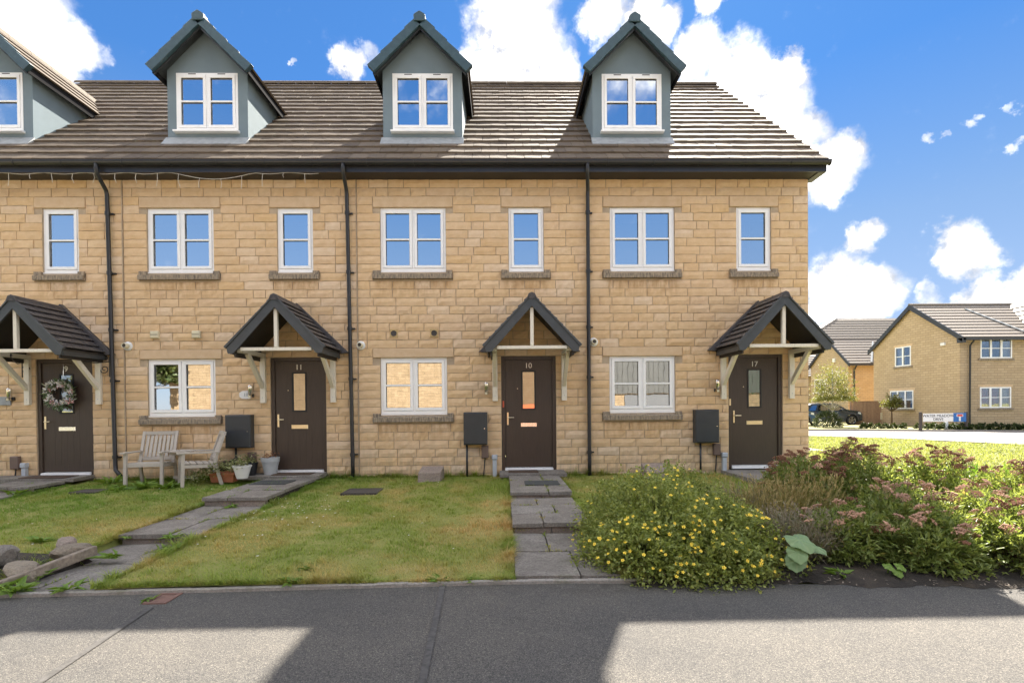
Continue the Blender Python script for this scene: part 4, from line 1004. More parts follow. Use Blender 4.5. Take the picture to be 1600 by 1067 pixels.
# --- fittings on the facades
def meter(h, x0, x1, z0, z1, cx, shelf=None):
    m = part('meter_box', MB().bevbox(x0, x1, -.21 + .06, .0, z0, z1, .012), m_meter, h, bevel=.006)
    part('meter_door', MB().bevbox(x0 + .018, x1 - .018, -.158, -.15, z0 + .02, z1 - .018, .004), m_meter, m)
    part('meter_lock', MB().lathe([(0, -.006), (.009, -.006), (.009, .002)], (x1 - .05, -.158, z0 + (z1 - z0) * .5), 8, 'y'), m_chrome, m)
    part('conduit', MB().tube([(cx, -.06, z0 + .01), (cx, -.06, -.2)], .019, 8), m_black, m, smooth=True)
meter(H10, -.711, -.289, .457, 1.04, -.66); meter(H17, 3.44, 3.871, .451, 1.05, 3.56); meter(H11, -4.913, -4.466, .441, 1.03, -4.77)
def junction(h, x0, x1, z0, z1, px, pz):
    j = part('junction_box', MB().bevbox(x0, x1, -.07, 0, z0, z1, .01), m_brownpl, h, bevel=.01)
    part('cable', MB().tube([((x0 + x1) / 2, -.03, z0), ((x0 + x1) / 2 - .01, -.03, z0 - .1), ((x0 + x1) / 2 - .03, -.04, -.14)], .011, 6), m_black, j)
    c = MB().bevbox(px - .05, px + .05, -.09, 0, pz - .085, pz, .012)
    c.hexa([(px - .036, -.07, -.16), (px + .036, -.07, -.16), (px + .036, 0, -.16), (px - .036, 0, -.16), (px - .036, -.07, pz - .085), (px + .036, -.07, pz - .085), (px + .036, 0, pz - .085), (px - .036, 0, pz - .085)])
    part('pipe_cover', c, m_greypl, h, bevel=.008)
junction(H10, -.40, -.275, .21, .44, -.165, .27); junction(H17, 3.80, 3.93, .22, .43, 4.00, .27); junction(H9, -8.74, -8.585, .10, .33, -8.50, .21)
part('junction_box', MB().bevbox(-4.57, -4.43, -.07, 0, .17, .36, .01), m_brownpl, H11, bevel=.01)
def lamp(h, x, z):
    l = part('wall_lamp', MB().lathe([(0, .215), (.036, .21), (.038, .19), (.038, .05), (.030, .05), (.028, .0), (0, .0)], (x, -.085, z), 14), m_chrome, h, smooth=True)
    part('lamp_backplate', MB().bevbox(x - .03, x + .03, -.045, 0, z + .0, z + .06, .005).box(x - .012, x + .012, -.07, -.01, z + .015, z + .045), m_black, l)
    part('lamp_lens', MB().box(x - .02, x + .02, -.128, -.12, z - .005, z + .035), m_creampl, l)
lamp(H10, -.303, 1.36); lamp(H17, 3.86, 1.37); lamp(H11, -4.49, 1.34); lamp(H9, -8.70, 1.32)
for x in (-2.029, -1.306):
    v = part('vent_block', MB().bevbox(x, x + .147, -.018, .02, 2.390, 2.540, .006), simple('vent ochre', (.50, .36, .17), .8) if x < -2 else bpy.data.materials['vent ochre'], H10)
    part('vent_hole', MB().disc((x + .0735, -.0195, 2.465), .044).lathe([(.044, 0), (.052, -.004), (.052, .004)], (x + .0735, -.0195, 2.465), 18, 'y'), m_iron, v)
for x in (-6.26, -5.53):
    v = part('vent_cover', MB().bevbox(x, x + .15, -.06, .0, 2.40, 2.53, .012), m_creampl, H11, bevel=.01)
    part('vent_louvre', MB().box(x + .012, x + .138, -.064, -.058, 2.46, 2.468), m_gasket, v)
for h, x, z in ((H10, -2.548, 2.252), (H11, -6.68, 2.268), (H17, 1.64, 2.285)):
    f = part('flue_collar', MB().lathe([(.035, -.02), (.075, -.02), (.082, -.004), (.082, .006)], (x, 0, z), 24, 'y'), m_white, h, smooth=True)
    part('flue_pipe', MB().lathe([(.0, -.02), (.03, -.02), (.034, -.03), (.034, -.11), (.046, -.11), (.046, 0)], (x, 0, z), 20, 'y'), m_creampl, f, smooth=True)
    part('flue_core', MB().disc((x, -.1, z), .034), m_iron, f)
pl = MB(); pts = []
for q in range(28):
    a = 2 * math.pi * q / 28; cx, cz = -4.60, 1.385
    rx, rz = .112, .068; k_ = 1 + .06 * math.cos(4 * a)
    sx = math.copysign(abs(math.cos(a)) ** .5, math.cos(a)); sz = math.copysign(abs(math.sin(a)) ** .5, math.sin(a)); pts.append((cx + rx * sx * k_, cz + rz * sz * k_))
pl.add([(x, -.02, z) for x, z in pts] + [(x, -.004, z) for x, z in pts], [tuple(range(28))] + [(i, i + 28, (i + 1) % 28 + 28, (i + 1) % 28) for i in range(28)])
p = part('number_plaque', pl, m_white, H11)
lettering('11', .085, (-4.60, -.023, 1.385), m_lead, p, 'plaque_number', .002)
p = part('name_plaque', MB().bevbox(-9.02, -8.735, -.03, -.012, 1.235, 1.385, .004), m_lead, H9)
lettering('9', .085, (-8.80, -.034, 1.33), m_meter, p, 'plaque_number', .002)
part('air_brick', MB().bevbox(-2.28, -2.04, -.014, .02, -.135, -.075, .004), m_terra if False else m_brownpl, H10)
# scrolled plant bracket by the drainpipe, and its twin beyond door 9
def scroll(x, s, lab):
    e = empty('plant_bracket', (x, 0, 2.0), lab, 'bracket', 'black scrolled brackets beside the first porch')
    def sp(cx, cz, r0, r1, a0, turns, n=18): return [(cx + (r0 + (r1 - r0) * i / n) * math.cos(a0 + turns * 2 * math.pi * i / n), -.05, cz + (r0 + (r1 - r0) * i / n) * math.sin(a0 + turns * 2 * math.pi * i / n)) for i in range(n + 1)]
    part('back_bar', MB().tube([(x, -.03, 2.08), (x, -.03, 1.72)], .009, 6), m_black, e)
    part('arm', MB().tube([(x, -.04, 1.99), (x - s * .1, -.22, 1.95), (x - s * .20, -.40, 1.98), (x - s * .28, -.53, 2.03), (x - s * .30, -.56, 2.07), (x - s * .27, -.52, 2.09), (x - s * .25, -.48, 2.06)], .008, 6), m_black, e, smooth=True)
    part('scroll', MB().tube(sp(x - s * .075, 1.86, .08, .02, 0 if s < 0 else math.pi, 1.3), .007, 6), m_black, e, smooth=True)
    part('scroll', MB().tube(sp(x - s * .06, 2.05, .055, .015, 0 if s < 0 else math.pi, -1.2), .007, 6), m_black, e, smooth=True)
scroll(-6.99, 1, 'black scrolled bracket between the first porch and the drainpipe')
scroll(-8.52, -1, 'black scrolled bracket at the left of the wreathed door')
# string lights hung along the eaves
e = empty('string_lights', (-6.4, -.28, 5.2), 'white icicle light string hung along the eaves at left', 'string lights')
mb = MB(); x = -9.4; k = 0; drops = []
pts = []
while x < -3.15:
    sag = .10 * math.sin(math.pi * ((x + 5.6) / 1.3)) if -5.6 < x < -4.3 else .012 * math.sin(x * 9)
    pts.append((x, -.30, 5.195 - sag)); x += .12
part('main_cable', MB().tube(pts, .004, 5), m_wire, e)
rr = random.Random(4)
for q in range(2, len(pts) - 1, 3):
    p = pts[q]; L = rr.choice([.08, .12, .16, .22])
    part('icicle_drop', MB().tube([p, (p[0] + rr.uniform(-.02, .02), -.30, p[2] - L * .5), (p[0] + rr.uniform(-.03, .03), -.30, p[2] - L)], .0035, 5), m_wire, e)
# ------------------------------------------------------------------ stepped garden paths
JOINTS = []
def garden_path(x0, wd, levels, land, seed, mirror=False):
    r = random.Random(seed); e = empty('path', (x0 + wd / 2, -2.5, -.1), kind='structure')
    def slab(a, b, c, d, z, t=.045, mat=m_slab, nm='paving_slab'):
        g = .006; mb = MB(); n = 4; vs = []
        tx = r.uniform(-.004, .004); ty = r.uniform(-.004, .004)
        for j in range(n):
            for i in range(n):
                jx = r.uniform(-.004, .004) if i in (0, n - 1) else 0; jy = r.uniform(-.004, .004) if j in (0, n - 1) else 0
                u, v = i / (n - 1), j / (n - 1)
                vs.append((a + g + (b - a - 2 * g) * u + jx, c + g + (d - c - 2 * g) * v + jy, z + tx * (u - .5) * 2 + ty * (v - .5) * 2 + r.uniform(-.0025, .0025)))
        fs = [(j * n + i, j * n + i + 1, (j + 1) * n + i + 1, (j + 1) * n + i) for j in range(n - 1) for i in range(n - 1)]
        ring = list(range(n)) + [j * n + n - 1 for j in range(1, n)] + [(n - 1) * n + i for i in range(n - 2, -1, -1)] + [j * n for j in range(n - 2, 0, -1)]
        o = len(vs); vs += [(vs[q][0], vs[q][1], z - t) for q in ring]; m = len(ring)
        fs += [(ring[(q + 1) % m], ring[q], o + q, o + (q + 1) % m) for q in range(m)]
        part(nm, mb.add(vs, fs), mat, e, bevel=.004)
    slab(*land, -.018, .06)
    for li, (ya, yb, z) in enumerate(levels):     # ya front nose (negative), yb back
        n = max(1, round((yb - ya) / .62)); dy = (yb - ya) / n
        for q in range(n):
            sp = wd * (.40 if (q + li + mirror) % 2 else .62)
            JOINTS.append(((x0 + sp, ya + q * dy), (x0 + sp, ya + (q + 1) * dy), z)); JOINTS.append(((x0, ya + q * dy + .03 * (q == 0)), (x0 + wd, ya + q * dy + .03 * (q == 0)), z if q else z - .08))
            slab(x0, x0 + sp, ya + q * dy, ya + (q + 1) * dy, z); slab(x0 + sp, x0 + wd, ya + q * dy, ya + (q + 1) * dy, z + r.uniform(-.004, .004))
        if li < len(levels) - 1:
            zn = levels[li + 1][2]; h = z - .045 - zn; k = 2; bw = (wd - .05) / k
            for q in range(k): part('riser_block', MB().bevbox(x0 + .025 + q * bw + .003, x0 + .025 + (q + 1) * bw - .003, ya + .03, ya + .13, zn - .05, z - .047, .004), m_riser, e)
    # mortar bed under everything
    part('bedding', MB().box(x0 + .02, x0 + wd - .02, levels[-1][0] + .03, -.02, -.6, levels[-1][2] - .03), m_mortar if False else m_soil, e)
    for li, (ya, yb, z) in enumerate(levels[:-1]): part('bedding', MB().box(x0 + .02, x0 + wd - .02, ya + .14, yb, -.5, z - .03), m_soil, e)
garden_path(.083, .867, [(-2.2, -.50, -.05), (-3.72, -2.17, -.136), (-5.13, -3.70, -.243)], (-.08, 1.09, -.50, .03), 5)
garden_path(-4.06, .86, [(-2.34, -.46, -.055), (-3.83, -2.31, -.178), (-5.24, -3.80, -.284)], (-4.60, -3.17, -.46, .03), 6, True)
garden_path(-8.28, .86, [(-1.15, -.46, -.055), (-3.0, -1.12, -.15), (-5.3, -2.97, -.25)], (-8.9, -7.30, -.46, .03), 8)
# paving at the end house runs along the front and round the corner
e = empty('path', (5.2, -.8, -.06), kind='structure'); r = random.Random(3)
for q, (a, b) in enumerate([(3.95, 4.6), (4.6, 5.2), (5.2, 5.8), (5.8, 6.4)]):
    for (c, d) in ((-.62, .02), (-1.22, -.63)):
        part('paving_slab', MB().bevbox(a + .005, b - .005, c, d, -.2, -.05 - .012 * q + r.uniform(-.004, .004), .003), m_slab, e, bevel=.004)

# ------------------------------------------------------------------ doormats, covers and small things
def mat_(x0, x1, y0, y1, z, m, lab):
    single('doormat', MB().box(x0, x1, y0, y1, z, z + .014), m, ((x0 + x1) / 2, (y0 + y1) / 2, z), lab, 'doormat', 'mats in front of the doors', bevel=.004)
mat_(.08, .60, -.38, -.06, -.0175, m_matb, 'brown coir mat at the foot of the door numbered 10')
mat_(.32, .84, -1.62, -1.22, -.046, m_matg, 'dark grey rectangular mat on the path to door 10')
mat_(-4.02, -3.36, -.36, -.06, -.0175, m_matb, 'brown coir mat right of the grey pot, by the door numbered 11')
mat_(-3.98, -3.42, -1.22, -.78, -.054, m_matg, 'black mat lying on the path to door 11')
mat_(-8.25, -7.5, -.44, -.10, -.0175, m_matb, 'brown mat at the foot of the wreathed door')
def cover(x, y, w_, d_, z, m, lab, name='manhole_cover'):
    e = empty(name, (x, y, z), lab, 'inspection cover')
    part('cover_frame', MB().box(x - w_, x + w_, y - d_, y - d_ + .03, z - .04, z + .012).box(x - w_, x + w_, y + d_ - .03, y + d_, z - .04, z + .012).box(x - w_, x - w_ + .03, y - d_ + .03, y + d_ - .03, z - .04, z + .011).box(x + w_ - .03, x + w_, y - d_ + .03, y + d_ - .03, z - .04, z + .011), m, e)
    part('cover_plate', MB().box(x - w_ + .035, x + w_ - .035, y - d_ + .035, y + d_ - .035, z - .03, z + .008), m, e)
cover(-2.19, -1.30, .27, .24, ground_z(-2.2, -1.3) + .012, m_iron, 'dark iron manhole cover sunk in the lawn before house 10')
cover(-6.5, -1.12, .20, .16, ground_z(-6.5, -1.1) + .012, m_iron, 'dark drain cover in the lawn near the left drainpipe')
cover(-2.565, -5.385, .085, .105, -.292, m_rustiron, 'rusty brown rectangular cover in the asphalt by the edging', 'stopcock_cover')
# leaning concrete block and pipe stubs by the wall of house 10
single('concrete_block', MB().hexa([(-1.46, -.62, -.20), (-1.08, -.60, -.20), (-1.05, -.22, -.20), (-1.43, -.24, -.20), (-1.45, -.60, .03), (-1.07, -.58, .03), (-1.05, -.26, .11), (-1.43, -.28, .11)]), m_riser, (-1.25, -.4, -.14), 'sloping concrete block on the lawn against the wall under the window', 'block', bevel=.012)
single('concrete_block', MB().hexa([(2.42, -.62, -.20), (2.86, -.60, -.20), (2.84, -.2, -.20), (2.40, -.22, -.20), (2.43, -.60, .0), (2.84, -.58, .0), (2.84, -.24, .12), (2.42, -.26, .12)]), m_riser, (2.6, -.4, -.14), 'concrete block against the wall, half hidden by the yellow bush', 'block', bevel=.012)

# ------------------------------------------------------------------ grey wooden companion seat
def companion():
    e = empty('companion_seat', (-5.75, -.5, -.13), 'weathered grey wooden twin seat with a table between its two chairs', 'garden seat')
    def chair(cx, cy, rot, gz):
        c, s = math.cos(rot), math.sin(rot)
        def T(x, y, z): return (cx + x * c - y * s, cy + x * s + y * c, gz + z)
        def bar(nm, a, b, w_, h_, up=(0, 0, 1), par=e):
            u = Vector((up[0] * c - up[1] * s, up[0] * s + up[1] * c, up[2]))
            return part(nm, MB().beam(T(*a), T(*b), w_, h_, u), m_wood, par, bevel=.003)
        W_ = .268
        for sx in (-1, 1):
            bar('leg', (sx * W_, -.26, 0), (sx * W_, -.24, .56), .045, .05, (0, 1, 0)); bar('leg', (sx * W_, .30, 0), (sx * W_, .20, .42), .042, .055, (0, 1, 0))
            bar('armrest', (sx * (W_ + .005), -.33, .575), (sx * (W_ + .005), .27, .565), .075, .026)
        # seat frame and slats
        fr = bar('seat_rail', (-W_, -.23, .365), (W_, -.23, .365), .03, .055)
        bar('seat_rail', (-W_ + .0, -.23, .355), (-W_ + .0, .24, .335), .03, .05); bar('seat_rail', (W_, -.23, .355), (W_, .24, .335), .03, .05)
        st = part('seat', MB().beam(T(-W_, .22, .34), T(W_, .22, .34), .03, .045), m_wood, e)
        for q in range(5): bar('seat_slat', (-W_ + .02, -.19 + q * .095, .398 - q * .006), (W_ - .02, -.19 + q * .095, .398 - q * .006), .075, .02, par=st)
        b0, b1 = (.23, .44), (.36, .87)
        bk = bar('backrest', (-W_, b1[0], b1[1]), (W_, b1[0], b1[1]), .03, .06)
        bar('back_rail', (-W_, b0[0], b0[1]), (W_, b0[0], b0[1]), .03, .06, par=bk)
        for sx in (-1, 1): bar('back_stile', (sx * (W_ - .012), b0[0] - .05, b0[1] - .10), (sx * (W_ - .012), b1[0] + .005, b1[1] + .03), .045, .035, (0, 1, 0), par=bk)
        for q in range(7):
            x = -W_ + .075 + q * (2 * W_ - .15) / 6; bar('back_slat', (x, b0[0] + .004, b0[1] + .03), (x, b1[0] + .004, b1[1] - .03), .046, .014, (0, 1, 0), par=bk)
    chair(-5.95, -.52, R(10), -.145); chair(-5.12, -.58, R(-54), -.145)
    # the little table that joins them
    t = part('table_top', MB().beam((-5.66, -.56, .425), (-5.42, -.62, .425), .06, .022), m_wood, e)
    for q in range(5): part('table_slat', MB().beam((-5.67, -.50 + q * .075, .425), (-5.32 + q * .02, -.56 + q * .075, .425), .066, .02), m_wood, t)
    part('table_rail', MB().beam((-5.67, -.48, .39), (-5.40, -.58, .39), .028, .05), m_wood, e)
    part('stretcher', MB().beam((-5.68, -.36, -.03), (-5.26, -.40, -.03), .03, .045), m_wood, e)
companion()
# ------------------------------------------------------------------ pots by door 11
def pot(x, y, z, r0, r1, h, m, lab, rim=.02):
    e = empty('plant_pot', (x, y, z), lab, 'plant pot', 'pots beside door 11')
    part('pot', MB().lathe([(0, 0), (r0, 0), (r0 + (r1 - r0) * .5, h * .5), (r1 - .008, h - rim * 1.6), (r1, h - rim * 1.5), (r1 + .006, h), (r1 - .012, h), (r1 - .016, h - .03)], (x, y, z), 28), m, e, smooth=False, bevel=0)
    part('soil', MB().disc((x, y, z + h - .03), r1 - .012, 20, 'z'), m_soil, e)
    return e
P1 = pot(-4.36, -.66, -.02, .085, .145, .215, m_pot_w, 'white round plastic pot with a trailing green plant'); P2 = pot(-4.10, -.20, -.02, .10, .15, .30, m_pot_g, 'pale grey tapered pot with a small orange plant', .05)
P3 = pot(-4.42, -.25, -.02, .09, .12, .22, m_black, 'black pot half hidden behind the white pot')
e = empty('plant_trough', (-4.72, -.5, -.1), 'terracotta trough on the ground beside the white pot', 'trough')
part('trough', MB().hexa([(-4.92, -.58, -.10), (-4.56, -.58, -.10), (-4.56, -.40, -.10), (-4.92, -.40, -.10), (-4.95, -.61, .06), (-4.53, -.61, .06), (-4.53, -.37, .06), (-4.95, -.37, .06)]), m_terra, e, bevel=.008)
part('rim', MB().box(-4.965, -4.515, -.625, -.605, .03, .065).box(-4.965, -4.515, -.375, -.355, .03, .065), m_terra, e)
single('black_ornament', MB().tube([(-4.98, -.16, -.12), (-4.97, -.16, .06), (-4.90, -.16, .15), (-4.80, -.17, .16), (-4.74, -.17, .22), (-4.70, -.17, .29)], [.05, .075, .085, .07, .045, .02], 12).tube([(-5.02, -.16, -.12), (-5.06, -.16, .0), (-5.10, -.16, .06)], [.03, .025, .012], 8), m_iron, (-4.95, -.16, -.12), 'dark curved ornament on the ground behind the right grey chair', 'ornament', smooth=True)
m_bouncepave = simple('pale bounce paving', (.46, .41, .34), .9, .1, 3)  # unseen paving across the street, made pale to bounce light on facades
# ------------------------------------------------------------------ houses round the corner
def far_window(parent, axis, at, a0, a1, z0, z1, n, sillm=m_sill, out=-1, refl=m_farglass):
    """axis 'x': wall in the xz plane at y=at facing -y; axis 'y': wall in the yz plane at x=at facing -x"""
    def bx(mb, p, q, d0, d1, zz0, zz1): 
        d0, d1 = sorted((at + d0, at + d1))
        return mb.box(p, q, d0, d1, zz0, zz1) if axis == 'x' else mb.box(d0, d1, p, q, zz0, zz1)
    F = .07; fr = MB(); bx(fr, a0, a1, -.03, .05, z0, z0 + F); bx(fr, a0, a1, -.03, .05, z1 - F, z1); bx(fr, a0, a0 + F, -.031, .05, z0 + F, z1 - F); bx(fr, a1 - F, a1, -.031, .05, z0 + F, z1 - F)
    for i in range(1, n): m_ = a0 + (a1 - a0) * i / n; bx(fr, m_ - .06, m_ + .06, -.030, .05, z0 + F, z1 - F)
    bx(fr, a0 + F, a1 - F, -.029, .04, (z0 + z1) / 2 - .02, (z0 + z1) / 2 + .02)
    w_ = part('window', fr, m_upvc, parent)
    for i in range(n):
        p, q = a0 + (a1 - a0) * i / n + .06, a0 + (a1 - a0) * (i + 1) / n - .06
        for (c, d) in ((z0 + F, (z0 + z1) / 2), ((z0 + z1) / 2, z1 - F)):
            mb = MB(); bx(mb, p, q, .0, .006, c, d); part('pane', mb, refl, w_)
    s = MB(); bx(s, a0 - .12, a1 + .12, -.06, .05, z0 - .13, z0 - .005); part('window_sill', s, sillm, parent)
    l = MB(); bx(l, a0 - .12, a1 + .12, -.012, .05, z1 + .005, z1 + .15); part('lintel', l, m_ashlar, parent)
    # dim room behind
    b = MB(); bx(b, a0 + .02, a1 - .02, .5, .52, z0, z1); part('room', b, m_room, w_)
def stepped_roof(parent, p0, p1, q0, q1, rows, mat, nm='roof', th=.05):
    """slope between eave line p0-p1 and ridge line q0-q1 (points), tile courses as overlapping steps, joined"""
    p0, p1, q0, q1 = map(Vector, (p0, p1, q0, q1)); mb = MB(); n = (p1 - p0).cross(q0 - p0).normalized()
    if n.z < 0: n = -n
    for i in range(rows):
        a0, a1 = i / rows, (i + 1) / rows
        A, B = p0.lerp(q0, a0), p1.lerp(q1, a0); C_, D_ = p0.lerp(q0, a1 + .15 / rows), p1.lerp(q1, a1 + .15 / rows)
        mb.hexa([A, B, D_ - n * th * .4, C_ - n * th * .4, A + n * th, B + n * th, D_, C_])
    return part(nm, mb, mat, parent)
G = -.36
def detached():
    X, Y0, Y1, ZE, ZR = 26.8, 20.35, 27.35, 5.0, 7.45; YM = 23.9
    e = empty('detached_house', (X, Y0, G), 'tan stone detached house beyond the side road, gable facing the street sign', 'house', 'houses round the corner')
    w_ops = [(23.95, 25.3, 3.63, 4.93), (23.75, 25.75, .78, 2.0)]
    def wall_open(u0, u1, zt, ops, f):
        us = sorted({u0, u1, *[v for o in ops for v in o[:2]]}); zs = sorted({G - .1, zt, *[v for o in ops for v in o[2:]]})
        for i in range(len(us) - 1):
            for j in range(len(zs) - 1):
                cu, cz = (us[i] + us[i + 1]) / 2, (zs[j] + zs[j + 1]) / 2
                if not any(o[0] < cu < o[1] and o[2] < cz < o[3] for o in ops): f(us[i], us[i + 1], zs[j], zs[j + 1])
    g = MB(); wall_open(Y0, Y1, ZE, w_ops, lambda a, b, c, d: g.quad((X, b, c), (X, a, c), (X, a, d), (X, b, d)))
    g.add([(X, Y0, ZE), (X, YM, ZR), (X, Y1, ZE)], [(0, 1, 2)])
    f_ops = [(28.0, 29.88, 3.74, 4.90), (27.98, 29.83, .83, 2.05)]
    wall_open(X, 46, ZE + .05, f_ops, lambda a, b, c, d: g.quad((a, Y0, c), (b, Y0, c), (b, Y0, d), (a, Y0, d)))
    g.quad((X, Y1, G), (46, Y1, G), (46, Y1, ZE), (X, Y1, ZE))
    part('wall', g, m_far, e)
    for o in w_ops: far_window(e, 'y', X, *o, 2 if o[2] > 3 else 3)
    for o in f_ops: far_window(e, 'x', Y0, *o, 3)
    part('red_curtain', MB().box(28.02, 29.22, Y0 + .16, Y0 + .20, .86, 2.02), m_red, e); part('pale_curtain', MB().box(29.3, 29.80, Y0 + .16, Y0 + .20, .86, 2.02), m_creampl, e); part('pale_curtain', MB().box(29.35, 29.84, Y0 + .16, Y0 + .20, 3.78, 4.86), m_creampl, e)  # flat red panel set behind the lower panes
    part('net_curtain', MB().box(X + .16, X + .19, 24.65, 25.28, 3.66, 4.9), m_curtain, e)
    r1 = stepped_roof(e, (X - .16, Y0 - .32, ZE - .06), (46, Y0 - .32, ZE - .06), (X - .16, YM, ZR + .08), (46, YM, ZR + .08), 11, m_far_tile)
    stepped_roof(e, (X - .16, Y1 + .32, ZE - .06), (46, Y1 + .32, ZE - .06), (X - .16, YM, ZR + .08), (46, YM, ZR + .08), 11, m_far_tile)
    # cross gable roof meeting the main slope in a valley
    stepped_roof(e, (30.95, Y0 - .9, ZE - .02), (30.95, YM, ZE - .02), (33.2, Y0 - .9, ZR + .04), (33.2, YM, ZR + .04), 8, m_far_tile)
    part('valley_flashing', MB().beam((30.85, Y0 - .2, ZE + .12), (29.8, YM - .6, ZR - .25), .10, .05, (0, -.6, .8)), m_lead, e)
    part('ridge', MB().tube([(X - .18, YM, ZR + .12), (46, YM, ZR + .12)], .10, 8), m_far_tile, e)
    for (ya, yb) in ((Y0 - .36, YM), (Y1 + .36, YM)):
        za, zb = ZE - .12, ZR + .02
        part('bargeboard', MB().hexa([(X - .19, ya, za - .20), (X - .12, ya, za - .20), (X - .12, yb, zb - .20), (X - .19, yb, zb - .20), (X - .19, ya, za + .10), (X - .12, ya, za + .10), (X - .12, yb, zb + .12), (X - .19, yb, zb + .12)]), m_fascia, e)
    part('gutter', MB().box(X - .15, 46, Y0 - .40, Y0 - .28, ZE - .22, ZE - .06), m_fascia, e)
    part('soffit', MB().box(X - .12, 46, Y0 - .28, Y0 + .01, ZE - .20, ZE - .17), m_soffit, e)
    part('box_end', MB().box(X - .19, X + .0, Y0 - .40, Y0 - .0, ZE - .36, ZE - .10), m_fascia, e)
    part('downpipe', MB().tube([(X + .55, Y0 - .34, ZE - .2), (X + .50, Y0 - .12, ZE - .5), (X + .50, Y0 - .08, G)], .05, 8), m_black, e)
    part('alarm_box', MB().box(X - .10, X, 21.3, 21.6, 4.63, 4.80), m_white, e)
    part('meter_cupboard', MB().box(X - .06, X, 26.5, 26.85, .0, .5), m_creampl, e)
detached()
def second_house():
    X, Y0, Y1, ZE, ZR, YM = 28.8, 33.0, 38.2, 4.55, 6.75, 35.5
    e = empty('detached_house', (X, Y0, G), 'stone house with sunlit orange front behind the parked car and fence, roof with a valley', 'house', 'houses round the corner')
    g = MB(); g.add([(X, Y0, G), (X, Y1, G), (X, Y1, ZE), (X, YM, ZR), (X, Y0, ZE)], [(0, 1, 2, 3, 4)][::-1]); 
    part('gable_wall', g, m_far, e)
    part('wall', MB().quad((X, Y0, G), (X + 9, Y0, G), (X + 9, Y0, ZE), (X, Y0, ZE)), m_far_sunlit, e)
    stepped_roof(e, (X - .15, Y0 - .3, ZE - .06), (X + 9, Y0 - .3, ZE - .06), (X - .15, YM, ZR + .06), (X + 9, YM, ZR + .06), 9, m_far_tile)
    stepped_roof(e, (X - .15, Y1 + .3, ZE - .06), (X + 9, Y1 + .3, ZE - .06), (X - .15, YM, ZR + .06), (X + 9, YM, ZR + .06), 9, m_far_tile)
    stepped_roof(e, (X + 1.9, Y0 - .7, ZE - .1), (X + 1.9, YM, ZE - .1), (X + 4.4, Y0 - .7, ZR + .0), (X + 4.4, YM, ZR + .0), 8, m_far_tile)
    part('valley_flashing', MB().beam((X + 1.7, Y0 - .34, ZE + .03), (X + 3.6, YM - .4, ZR - .2), .12, .06, (0, -.6, .8)), m_lead, e)
    for (ya, yb) in ((Y0 - .34, YM), (Y1 + .34, YM)):
        part('bargeboard', MB().hexa([(X - .18, ya, ZE - .32), (X - .1, ya, ZE - .32), (X - .1, yb, ZR - .14), (X - .18, yb, ZR - .14), (X - .18, ya, ZE - .02), (X - .1, ya, ZE - .02), (X - .1, yb, ZR + .12), (X - .18, yb, ZR + .12)]), m_fascia, e)
    part('gutter', MB().box(X - .15, X + 9, Y0 - .42, Y0 - .28, ZE - .24, ZE - .06), m_fascia, e)
    part('downpipe', MB().tube([(X + .5, Y0 - .3, ZE - .2), (X + .45, Y0 - .08, ZE - .6), (X + .45, Y0 - .08, G)], .06, 8), m_black, e)
    part('alarm_box', MB().box(X - .12, X, 34.6, 34.9, 4.75, 5.1), m_white, e)
    far_window(e, 'y', X, 36.0, 37.6, 2.2, 3.4, 2)
second_house()
e = empty('detached_house', (36, 46, G), 'pale tiled roof of a far house showing above the orange one', 'house', 'houses round the corner')
part('wall', MB().box(30.5, 46, 46.3, 56, G, 6.6), m_far, e)
stepped_roof(e, (30, 45.6, 6.5), (47, 45.6, 6.5), (39.5, 50.8, 11.2), (47, 50.8, 11.2), 14, m_far_tile)
stepped_roof(e, (30, 56.4, 6.5), (30, 45.6, 6.5), (39.5, 50.8, 11.2), (39.4, 50.7, 11.2), 14, m_far_tile)
e = empty('detached_house', (31, 44, G), 'tiled roof and wall at the left behind the birch tree', 'house', 'houses round the corner')
part('wall', MB().box(25, 32.5, 41.2, 47, G, 4.0), m_far, e)
stepped_roof(e, (24.5, 40.8, 3.9), (33, 40.8, 3.9), (24.5, 44, 6.3), (33, 44, 6.3), 10, m_far_tile)
# close-boarded fence
e = empty('board_fence', (26, 26.6, G), 'brown close boarded fence between the two far houses', 'fence')
for q in range(15):
    x = 24.75 + q * .136; part('board', MB().box(x, x + .130, 26.62, 26.65 + .008 * (q % 2), G, 1.28 + .004 * (q % 3)), m_fence, e)
part('capping', MB().box(24.7, 26.79, 26.60, 26.68, 1.285, 1.33), m_fence, e)
for x in (24.7, 26.0): part('post', MB().box(x - .05, x + .05, 26.67, 26.77, G, 1.30), m_fence, e)
part('rail', MB().box(24.75, 26.78, 26.66, 26.70, .9, .98).box(24.75, 26.78, 26.66, 26.70, .0, .08), m_fence, e)
